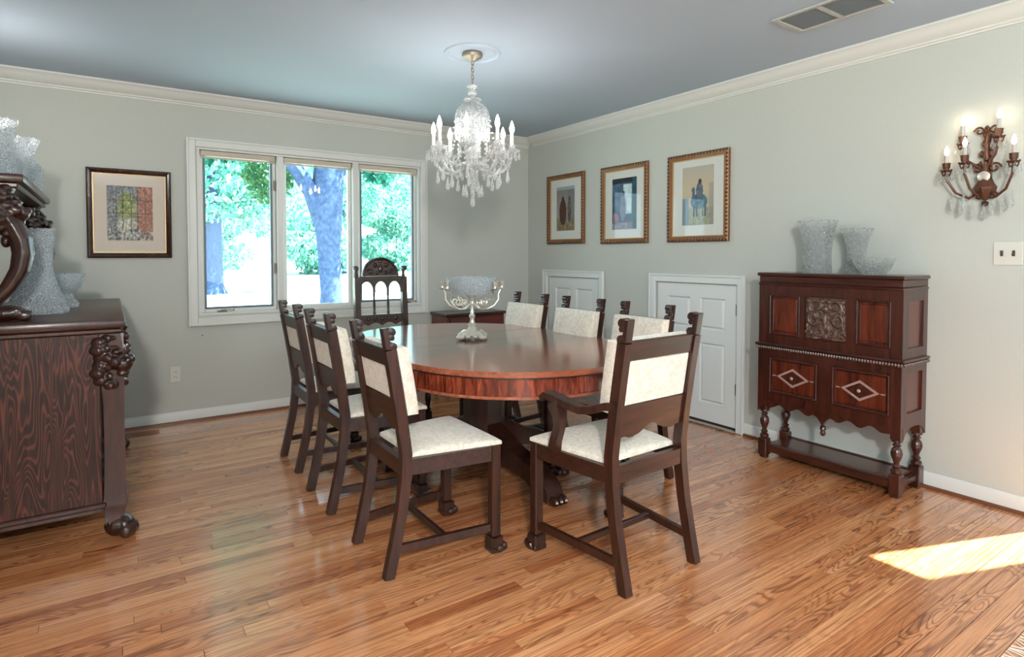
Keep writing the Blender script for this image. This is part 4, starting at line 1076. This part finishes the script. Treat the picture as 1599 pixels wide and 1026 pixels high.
# ================================================================== WALL SCONCE
def sconce():
    yc, zc = -3.880, 1.62
    t = thing('wall_sconce', 'gilt bronze crystal wall sconce with five candle lights beside the switch', 'sconce', (0, yc, zc))
    b = MB().lathe([(.0, .085), (.010, .09), (.016, .115), (.010, .14), (.015, .16), (.010, .19), (.013, .205), (.008, .225), (.014, .24), (.010, .252), (0, .262)], (-.030, 0, -.0), 12)
    b.lathe([(0, -.10), (.010, -.095), (.022, -.08), (.042, -.055), (.046, -.035), (.034, -.015), (.022, .02), (.012, .06), (.008, .09)], (-.038, 0, -.01), 16, (8, .06))
    for k in (-1, 1):
        for i in range(5): b.ball((-.036, k * (.014 + .008 * math.sin(i * 1.3)), .02 + .05 * i), (.008, .009, .018), 7, 5)
    b.box(-.012, -.0008, -.018, .018, -.08, .22, .004)
    for k in (-1, 1):
        for (y0, z0, r0) in ((.03, .235, .022), (.035, .05, .026), (.028, -.085, .022)):
            b.sweep([(-.03, k * (y0 + r0 * (1 - i / 26) * math.cos(i * .4)), z0 + r0 * (1 - i / 26) * math.sin(i * .4)) for i in range(20)], .005, ref=(1, 0, 0), n=6)
    b.build('back_plate', M['bronze'], t)
    MB().lathe([(.012, 0), (.026, .004), (.022, .012), (.008, .016), (0, .018)], (-.066, 0, .008), 14, axis=0).build('rosette', M['silver'], t)
    MB().lathe([(0, -.13), (.012, -.122), (.016, -.11), (.008, -.10)], (-.035, 0, -.0105), 12).build('lower_finial', M['bronze'], t)
    arms = [(.095, .185, -.045, .10, .075), (-.058, .195, -.07, .12, .07), (.150, .055, -.08, -.06, .06), (-.128, .065, -.11, -.06, .062), (.050, .075, -.150, -.05, .062)]
    for (dy, dz, dx, za, hc) in arms:
        P = [(-.04, dy * .1, za * .6 - .02), (-.04 + (dx + .04) * .35, dy * .4, za - .035), (-.04 + (dx + .04) * .7, dy * .75, za - .02 + (dz - za) * .15), (dx, dy * .98, za + (dz - za) * .55), (dx, dy, dz - .012)]
        arm = MB().sweep([Vector(p) for p in P], [.007, .0065, .006, .006, .006], ref=(1, 0, 0), n=8).build('arm', M['bronze'], t)
        for s_ in (-1, 1):
            MB().sweep([(dx, dy + s_ * (.006 + .014 * i / 6), dz - .018 - .012 * math.sin(i / 6 * PI) + .022 * max(0, i / 6 - .5)) for i in range(8)], .0035, ref=(1, 0, 0), n=5).build('scroll_leaf', M['bronze'], arm)
        MB().lathe([(.004, -.014), (.022, -.008), (.028, -.002), (.012, 0), (.012, .004), (.016, .010), (.017, .030), (.019, .034), (.010, .034)], (dx, dy, dz), 16, (8, .06)).build('candle_cup', M['bronze'], arm)
        MB().lathe([(.0095, .0345), (.0095, hc + .012), (.005, hc + .014)], (dx, dy, dz), 12).build('candle_sleeve', M['candleg'], arm)
        MB().lathe([(.004, hc + .0145), (.008, hc + .02), (.010, hc + .03), (.008, hc + .042), (.003, hc + .056), (0, hc + .062)], (dx, dy, dz), 10).build('bulb', M['bulbw'], arm)
        for q in range(4):
            a = q * PI / 2 + .5; h = .055
            d = MB().lathe([(0, 0), (.004, -h * .15), (.005, -h * .4), (.010, -h * .75), (.006, -h * .93), (0, -h)], (dx + .024 * math.cos(a), dy + .024 * math.sin(a), dz - .006), 6)
            d.build('crystal_drop', M['clear'], arm, 0)
    for (dy, dz, dx) in ((.04, -.14, -.07), (.09, -.125, -.07), (.125, -.10, -.075), (-.04, -.13, -.08), (-.085, -.12, -.09), (-.12, -.10, -.10), (0, -.15, -.05), (.065, -.10, -.11)):
        h = .085
        MB().lathe([(0, .0), (.005, -.01), (.006, -.03), (.013, -h * .72), (.008, -h * .93), (0, -h)], (dx, dy, dz + .03), 6).build('crystal_drop', M['clear'], t, 0)
sconce()

# ================================================================== PICTURES
def clampc(c): return tuple(max(0, min(255, v)) for v in c)
def mixc(a, b_, t_): return tuple(x + (y - x) * t_ for x, y in zip(a, b_))
def paint_street(u, v, n):
    st = lambda x: max(0, min(1, (x - .5) * 1.3 + .5))
    d = st(n(u * 15 + 7, v * 15)); e = st(n(u * 6, v * 6 + 20)); g = st(n(u * 26, v * 20 + 3))
    c = mixc((74, 78, 88), (172, 174, 172), .5 * d + .5 * g)
    wr = max(0, min(1, (u - .60 + .12 * (e - .5)) * 9)); c = mixc(c, mixc((126, 70, 58), (202, 154, 134), .5 * d + .5 * g), wr)
    wg = max(0, 1 - ((u - .43) / .24) ** 2 - ((v - .60) / .34) ** 2) * (1 - wr); c = mixc(c, mixc((66, 92, 44), (208, 204, 138), .6 * d + .4 * g), min(1, wg * 1.7))
    wl = max(0, 1 - ((u - .42) / .26) ** 2 - ((v - .28) / .18) ** 2); c = mixc(c, mixc((150, 146, 128), (222, 218, 204), d), min(1, wl * 1.6))
    if v < .14 + .08 * e: c = mixc(c, mixc((72, 68, 66), (214, 210, 200), d), .8)
    for x, w_, k in ((.34, .012, .7), (.52, .010, .6), (.20, .014, .5), (.66, .012, .5), (.84, .010, .35)):
        if abs(u - x - .02 * (e - .5)) < w_ and .18 < v < .95: c = mixc(c, (48, 44, 42), k)
    for y in (.50, .74):
        if abs(v - y) < .010: c = mixc(c, (92, 66, 52), .5)
    return c
def ell(u, v, cx, cy, rx, ry): return ((u - cx) / rx) ** 2 + ((v - cy) / ry) ** 2 < 1
def paint_robes(u, v, n):
    c = mixc((164, 158, 150), (128, 124, 120), v) if v > .3 else mixc((120, 106, 84), (150, 136, 108), n(u * 6, v * 6))
    if .62 < u and v > .25: c = mixc(c, (108, 112, 114), .6)
    if ell(u, v, .36, .42, .20, .30): c = mixc((52, 34, 30), (96, 50, 38), n(u * 8, v * 8))
    if ell(u, v, .36, .72, .07, .06): c = (58, 42, 36)
    if ell(u, v, .72, .44, .11, .26): c = mixc((70, 66, 66), (112, 98, 88), n(u * 8, v * 8))
    if ell(u, v, .72, .72, .05, .05): c = (70, 56, 50)
    if v < .14: c = mixc((110, 92, 66), (158, 142, 112), n(u * 9, v * 9))
    if v > .93: c = (150, 164, 166)
    return c
def paint_door(u, v, n):
    c = mixc((40, 62, 84), (74, 104, 128), n(u * 5, v * 5))
    if .46 < u < .80 and .30 < v < .88: c = mixc((150, 186, 196), (206, 226, 228), n(u * 4, v * 4))
    if v > .9: c = (26, 36, 46)
    if .62 < u < .78 and .36 < v < .6: c = mixc(c, (226, 232, 230), .6)
    if ell(u, v, .45, .42, .12, .26): c = mixc((124, 134, 156), (88, 96, 120), n(u * 8, v * 6))
    if ell(u, v, .47, .70, .05, .05): c = (70, 62, 66)
    if ell(u, v, .16, .22, .13, .10): c = mixc((116, 76, 92), (150, 110, 120), n(u * 9, v * 9))
    if v < .14: c = mixc((96, 92, 110), (150, 146, 156), n(u * 8, v * 8))
    if u > .84: c = mixc((28, 66, 78), (60, 104, 112), n(u * 6, v * 6))
    return c
def paint_rider(u, v, n):
    c = mixc((196, 180, 150), (172, 168, 160), abs(v - .6) * 2)
    if v < .30: c = mixc((128, 136, 116), (172, 168, 140), n(u * 8, v * 8))
    if v < .46 and u < .22: c = (120, 140, 150)
    if ell(u, v, .54, .40, .27, .13): c = mixc((48, 84, 100), (96, 134, 146), n(u * 8, v * 8))
    if ell(u, v, .56, .58, .11, .15): c = mixc((74, 88, 104), (110, 122, 134), n(u * 9, v * 9))
    if ell(u, v, .57, .74, .05, .045): c = (84, 66, 62)
    if ell(u, v, .36, .60, .06, .045) or ell(u, v, .37, .53, .045, .08): c = (86, 106, 120)
    for cx in (.38, .48, .66, .74):
        if abs(u - cx) < .025 and .14 < v < .34: c = (70, 92, 100)
    if u > .86 and v < .7: c = mixc(c, (142, 140, 138), .5)
    return c
def value_noise(seed):
    r = random.Random(seed); g = [[r.random() for _ in range(32)] for _ in range(32)]
    def n(x, y):
        xi, yi = int(math.floor(x)), int(math.floor(y)); fx, fy = x - xi, y - yi
        q = lambda a, b_: g[a % 32][b_ % 32]
        return (q(xi, yi) * (1 - fx) + q(xi + 1, yi) * fx) * (1 - fy) + (q(xi, yi + 1) * (1 - fx) + q(xi + 1, yi + 1) * fx) * fy
    return lambda x, y: max(0, min(1, (.55 * n(x * 2, y * 2) + .45 * n(x * 5 + 9, y * 5 + 4) - .5) * 1.9 + .5))
def paint_mesh(name, fn, w_, h_, seed, nx=56, ny=80):
    """flat print in the local xz plane, front towards -y"""
    nz = value_noise(seed)
    vs = [(-w_ / 2 + w_ * i / nx, 0, -h_ / 2 + h_ * j / ny) for j in range(ny + 1) for i in range(nx + 1)]
    fs = [(j * (nx + 1) + i, j * (nx + 1) + i + 1, (j + 1) * (nx + 1) + i + 1, (j + 1) * (nx + 1) + i) for j in range(ny) for i in range(nx)]
    me = bpy.data.meshes.new(name); me.from_pydata(vs, [], fs)
    at = me.color_attributes.new('col', 'FLOAT_COLOR', 'CORNER')
    k = 0
    for j in range(ny):
        for i in range(nx):
            c = lin(clampc(fn((i + .5) / nx, (j + .5) / ny, nz)))
            for _ in range(4): at.data[k].color = (*c, 1); k += 1
    me.materials.append(M['art']); me.update()
    return me
def picture(label, loc, rz, w_, h_, fwid, fm, mm, pw, ph, poff, fn, seed, bead):
    t = thing('framed_picture', label, 'picture', loc, rz)
    # local: wall at y=0, front towards -y
    prof = [(0, 0), (0, -.020), (fwid * .25, -.028), (fwid * .6, -.024), (fwid * .85, -.016), (fwid, -.014), (fwid, -.004)]
    b = MB(); cor = [(-1, -1), (1, -1), (1, 1), (-1, 1)]
    R = [[b.v((sx * (w_ / 2 - d), y - .0008, sz * (h_ / 2 - d))) for sx, sz in cor] for d, y in prof]
    for A, B in zip(R, R[1:] + R[:1]):
        for i in range(4): b.face([A[i], A[(i + 1) % 4], B[(i + 1) % 4], B[i]])
    fr = b.build('frame', fm, t, 25)
    if bead:
        b = MB()
        nx, nz_ = 20, 24
        for i in range(nx):
            for s_ in (-1, 1): b.ball((-w_ / 2 + .012 + (w_ - .024) * i / (nx - 1), -.026, s_ * (h_ / 2 - .012)), (.0078, .007, .011), 6, 4)
        for i in range(1, nz_ - 1):
            for s_ in (-1, 1): b.ball((s_ * (w_ / 2 - .012), -.026, -h_ / 2 + .012 + (h_ - .024) * i / (nz_ - 1)), (.011, .007, .0078), 6, 4)
        tag(b.build('rope_beading', M['giltdark'], fr), kind='stuff')
    iw, ih = w_ / 2 - fwid, h_ / 2 - fwid
    b = MB()
    for (x0, x1, z0, z1) in ((-iw - .004, -iw + .006, -ih, ih), (iw - .006, iw + .004, -ih, ih), (-iw + .006, iw - .006, ih - .006, ih + .004), (-iw + .006, iw - .006, -ih - .004, -ih + .006)): b.box(x0, x1, -.0125, -.0065, z0, z1)
    b.build('fillet', M['fillet'], fr)
    MB().box(-iw - .002, iw + .002, -.0052, -.0012, -ih - .002, ih + .002).build('mat_board', mm, t, 0)
    p = link('print', paint_mesh('print', fn, pw, ph, seed), t); p.location = (poff[0], -.0062, poff[1])
    MB().box(-iw + .0, iw - .0, -.0118, -.0098, -ih, ih).build('pane', M['picglass'], t, 0)
picture('dark framed street scene print with pinkish mat between sideboard and window', (-3.472, 0, 1.535), 0, .502, .620, .034, M['pframe'], M['mataa'], .272, .382, (0, .003), paint_street, 3, False)
picture('gilt framed print of robed figures above the small corner door', (0, -.617, 1.682), -PI / 2, .545, .662, .042, M['gilt'], M['matbb'], .265, .420, (-.005, .005), paint_robes, 4, True)
picture('gilt framed blue print of a figure by a bright doorway, middle of three', (0, -1.387, 1.673), -PI / 2, .545, .662, .042, M['gilt'], M['matbb'], .285, .432, (0, .005), paint_door, 5, True)
picture('gilt framed print of a rider on a blue mount above the four-panel door', (0, -2.139, 1.670), -PI / 2, .545, .655, .042, M['gilt'], M['matbb'], .280, .432, (0, .013), paint_rider, 6, True)

# ================================================================== SMALL FITTINGS
def outlet():
    t = thing('wall_outlet', 'ivory double wall outlet low under the dark framed picture', 'outlet', (-3.213, 0, .365))
    MB().box(-.036, .036, -.006, -.0006, -.059, .059, .003).build('cover_plate', M['plate'], t)
    for s_ in (-1, 1):
        r = MB().lathe([(.0165, -.0085), (.0165, -.0061)], (0, 0, s_ * .020), 16, axis=1).build('receptacle', M['plate'], t)
        MB().box(-.007, -.004, -.0092, -.0086, s_ * .02 - .004, s_ * .02 + .006).box(.004, .007, -.0092, -.0086, s_ * .02 - .004, s_ * .02 + .006).build('slot', M['darkslot'], r)
outlet()
def switch():
    t = thing('light_switch', 'ivory double toggle switch plate below the sconce', 'switch', (0, -3.966, 1.252))
    MB().box(-.006, -.0006, -.058, .058, -.058, .058, .003).build('cover_plate', M['plate'], t)
    for y, dz in ((.023, .006), (-.023, -.006)):
        MB().box(-.010, -.0062, y - .006, y + .006, -.014, .014, .002).box(-.020, -.0102, y - .004, y + .004, dz - .005, dz + .005, .002).build('toggle', M['darkslot'], t)
switch()
o = MB().lathe([(.002, -.014), (.005, -.012), (.005, -.009), (.0025, -.0085), (.0025, -.0006)], (0, 0, 0), 10, axis=1).build('wall_hook', M['brass']); o.location = (-3.03, 0, .64)
tag(o, 'tiny dark hook on the wall under the window corner', 'hook')
def vent():
    x0, x1, y0, y1 = -.80, -.52, -3.66, -3.205
    t = thing('ceiling_vent', 'white slatted air vent in the ceiling near the crown moulding', 'vent', (0, 0, H))
    b = MB(); z0, z1 = -.010, -.0006; k = .028
    b.box(x0, x0 + k, y0, y1, z0, z1, .003); b.box(x1 - k, x1, y0, y1, z0, z1, .003); b.box(x0 + k, x1 - k, y0, y0 + k, z0, z1, .003); b.box(x0 + k, x1 - k, y1 - k, y1, z0, z1, .003)
    b.build('frame', M['vent'], t)
    ym = (y0 + y1) / 2; MB().box(x0 + k, x1 - k, ym - .010, ym + .010, z0, z1).build('divider', M['vent'], t)
    me = None; n = 14
    for half in ((y0 + k, ym - .010), (ym + .010, y1 - k)):
        me = MB().prism([(-.0074, -.007), (-.0064, -.0078), (.0074, -.0022), (.0064, -.0015)], 1, half[0] + .0005, half[1] - .0005).mesh('slat', M['vent'], 0)
        for i in range(n):
            s_ = link('slat', me, t); s_.location = (x0 + k + (x1 - x0 - 2 * k) * (i + .5) / n, 0, 0)
vent()
def register():
    t = thing('floor_register', 'small brown wooden vent in the floor behind the sideboard', 'vent', (-3.46, -.17, 0))
    b = MB(); b.box(-.13, .13, -.05, -.036, .0006, .006, .002); b.box(-.13, .13, .036, .05, .0006, .006, .002); b.box(-.13, -.112, -.036, .036, .0006, .006); b.box(.112, .13, -.036, .036, .0006, .006)
    b.build('frame', M['register'], t)
    me = MB().box(-.111, .111, -.0045, .0045, .0006, .005).mesh('slat', M['register'], 0)
    for i in range(5): s_ = link('slat', me, t); s_.location = (0, -.027 + .0135 * i, 0)
register()
def rug():
    x0, x1, y0, y1 = -2.9, -.45, -6.2, -4.40
    nx, ny = 110, 80; nz = value_noise(21)
    bm = bmesh.new(); lay = bm.loops.layers.float_color.new('col')
    g = [[bm.verts.new((x0 + (x1 - x0) * i / nx, y0 + (y1 - y0) * j / ny, .007)) for j in range(ny + 1)] for i in range(nx + 1)]
    pal = [(206, 196, 188), (176, 120, 132), (52, 44, 54), (196, 160, 160), (120, 84, 100)]
    for i in range(nx):
        for j in range(ny):
            f = bm.faces.new([g[i][j], g[i + 1][j], g[i + 1][j + 1], g[i][j + 1]])
            ed = min(i, nx - 1 - i, j, ny - 1 - j)
            k = 0 if ed < 2 else (2 if ed in (2, 7) else (3 if ed < 7 and (i + j) % 4 < 2 else (1 if ed < 7 else int(5 * abs(math.sin(i * .33) * math.cos(j * .41)) + nz(i * .1, j * .1)) % 5)))
            for lp in f.loops: lp[lay] = (*lin(pal[k]), 1)
    bd_ = [e for e in bm.edges if e.is_boundary]
    r = bmesh.ops.extrude_edge_only(bm, edges=bd_)
    for v in [v for v in r['geom'] if isinstance(v, bmesh.types.BMVert)]: v.co.z = .0006
    me = bpy.data.meshes.new('rug'); bm.to_mesh(me); bm.free(); me.materials.append(M['rug'])
    o = link('rug', me); tag(o, 'patterned pink and dark wool rug with pale fringe, only a corner showing', 'rug')
    b = MB(); rng = random.Random(3)
    for i in range(150):
        x = x0 + (x1 - x0) * (i + .5) / 150 + rng.uniform(-.003, .003)
        b.sweep([(x, y1 + .0005, .004), (x + rng.uniform(-.008, .008), y1 + .025, .003), (x + rng.uniform(-.012, .012), y1 + .052, .003)], .0022, ref=(0, 0, 1), n=5)
    tag(b.build('fringe', M['fringe'], o), kind='stuff')
rug()
def chest():
    t = thing('low_chest', 'low dark red chest in the corner behind the table', 'chest', (-.84, -.20, 0))
    MB().box(-.30, .30, -.16, .155, .12, .695, .004).build('case', M['chestm'], t)
    MB().box(-.315, .315, -.175, .16, .6955, .722, .006).build('top', M['carved'], t)
    for (a, c) in ((.52, .68), (.33, .50), (.14, .31)):
        d = MB().box(-.28, .28, -.172, -.1605, a, c, .004).build('drawer', M['chestm'], t)
        for x in (-.15, .15): MB().lathe([(.012, -.022), (.014, -.016), (.006, -.010), (.006, 0)], (x, -.1725, (a + c) / 2), 10, axis=1).build('knob', M['brass'], d)
    for sx in (-1, 1):
        for y in (-.135, .13): MB().lathe([(.014, 0), (.022, .02), (.018, .06), (.026, .10), (.026, .1195)], (sx * .27, y, 0), 12).build('leg', M['carved'], t)
chest()

# ================================================================== OUTSIDE THE WINDOW
def leaves(name, blobs, n, size, m, parent, seed, flat=.6):
    rng = random.Random(seed); vs, fs, vals = [], [], []
    tot = sum(b[3] * b[4] for b in blobs)
    for i in range(n):
        r = rng.uniform(0, tot)
        for b in blobs:
            r -= b[3] * b[4]
            if r <= 0: break
        d = Vector((rng.gauss(0, 1), rng.gauss(0, 1), rng.gauss(0, 1))).normalized() * rng.uniform(.45, 1) ** .6
        c = Vector((b[0] + d.x * b[3], b[1] + d.y * b[3], b[2] + d.z * b[4]))
        a = Vector((rng.gauss(0, 1), rng.gauss(0, 1), rng.gauss(0, flat))).normalized(); q = a.orthogonal(); q.rotate(Matrix.Rotation(rng.uniform(0, 6.28), 3, a)); q2 = a.cross(q)
        s_ = size * rng.uniform(.6, 1.3); k = len(vs)
        vs += [c - q * s_ * .5, c + q2 * s_ * .28, c + q * s_ * .5, c - q2 * s_ * .28]; fs.append((k, k + 1, k + 2, k + 3)); vals.append(rng.random())
    me = bpy.data.meshes.new(name); me.from_pydata([tuple(v) for v in vs], [], fs)
    at = me.attributes.new('rnd', 'FLOAT', 'FACE')
    at.data.foreach_set('value', vals)
    me.materials.append(M[m]); me.update()
    return tag(link(name, me, parent), kind='stuff')
def outside():
    G = -.30
    b = MB().box(-60, 80, -30, 120, G - .5, G); o = b.build('ground', M['lawn'], smooth=0); struct(o, 'pale sunlit lawn outside the window', 'lawn')
    d = MB().prism([(-30, 26), (60, 31), (60, 37), (-30, 33)], 2, G + .001, G + .02).build('driveway', M['drive'], smooth=0); struct(d, 'pale driveway crossing the lawn outside', 'driveway')
    # near forked tree
    t = thing('shade_tree', 'big blue grey forked tree trunk close outside the middle pane', 'tree', (-.30, 5.6, G))
    b = MB().sweep([(0, 0, 0), (.0, 0, .25), (-.02, 0, .9), (-.05, 0, 1.7), (-.07, 0, 2.35), (-.06, 0, 2.8), (-.02, .02, 3.3)], [.30, .24, .185, .205, .26, .27, .25], ref=(1, 0, 0), n=14)
    b.build('trunk', M['bark'], t)
    MB().sweep([(-.02, .02, 2.9), (.0, .02, 3.25), (.05, .05, 3.6), (.10, .1, 4.6), (.3, .2, 6.5)], [.18, .22, .20, .17, .08], ref=(1, 0, 0), n=12).build('limb', M['bark'], t)
    MB().sweep([(-.12, 0, 2.05), (-.34, 0, 2.65), (-.62, .0, 3.05), (-1.0, .05, 3.5), (-1.6, .1, 4.6)], [.17, .15, .12, .11, .06], ref=(0, 1, 0), n=10).build('limb', M['bark'], t)
    MB().sweep([(.1, 0, 3.0), (.6, .0, 3.4), (1.3, .1, 3.7), (2.0, .2, 4.3)], [.10, .07, .05, .03], ref=(0, 1, 0), n=8).build('limb', M['bark'], t)
    leaves('foliage', [(-2.1, -.6, 3.35, .9, .42), (-1.3, -.2, 3.75, .8, .5), (.80, -.3, 3.22, .40, .42), (.9, .2, 3.75, .7, .45), (0, .3, 5.2, 2.0, 1.2), (-2, .6, 5, 1.5, 1.0)], 9000, .12, 'leafa', t, 7)
    leaves('yellow_foliage', [(-.95, .5, 3.0, .45, .55)], 1500, .075, 'leafc', t, 8)
    # farther trees
    t2 = thing('lawn_tree', 'pale tree with a grey trunk on the lawn behind the first pane', 'tree', (-.2, 21.0, G))
    MB().sweep([(0, 0, 0), (0, 0, .4), (.02, 0, 2.5), (.05, 0, 5)], [.50, .36, .30, .22], n=12).build('trunk', M['bark'], t2)
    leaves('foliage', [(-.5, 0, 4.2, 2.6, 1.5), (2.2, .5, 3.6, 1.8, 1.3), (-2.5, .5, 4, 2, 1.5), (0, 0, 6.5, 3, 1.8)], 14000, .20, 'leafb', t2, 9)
    rng = random.Random(4)
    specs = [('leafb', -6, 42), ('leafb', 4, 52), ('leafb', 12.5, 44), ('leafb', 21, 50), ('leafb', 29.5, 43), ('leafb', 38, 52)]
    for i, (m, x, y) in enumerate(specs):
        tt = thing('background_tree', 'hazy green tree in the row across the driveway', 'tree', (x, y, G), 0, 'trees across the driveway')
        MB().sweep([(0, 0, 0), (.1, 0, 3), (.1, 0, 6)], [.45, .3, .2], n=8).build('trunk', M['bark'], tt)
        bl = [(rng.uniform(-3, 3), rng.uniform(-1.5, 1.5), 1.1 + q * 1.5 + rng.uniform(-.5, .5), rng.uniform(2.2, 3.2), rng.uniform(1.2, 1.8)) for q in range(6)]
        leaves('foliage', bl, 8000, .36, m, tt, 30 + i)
outside()
for o in list(bpy.data.objects):
    if o.type == 'MESH' and o.parent is None and 'label' not in o: print('unlabelled', o.name)
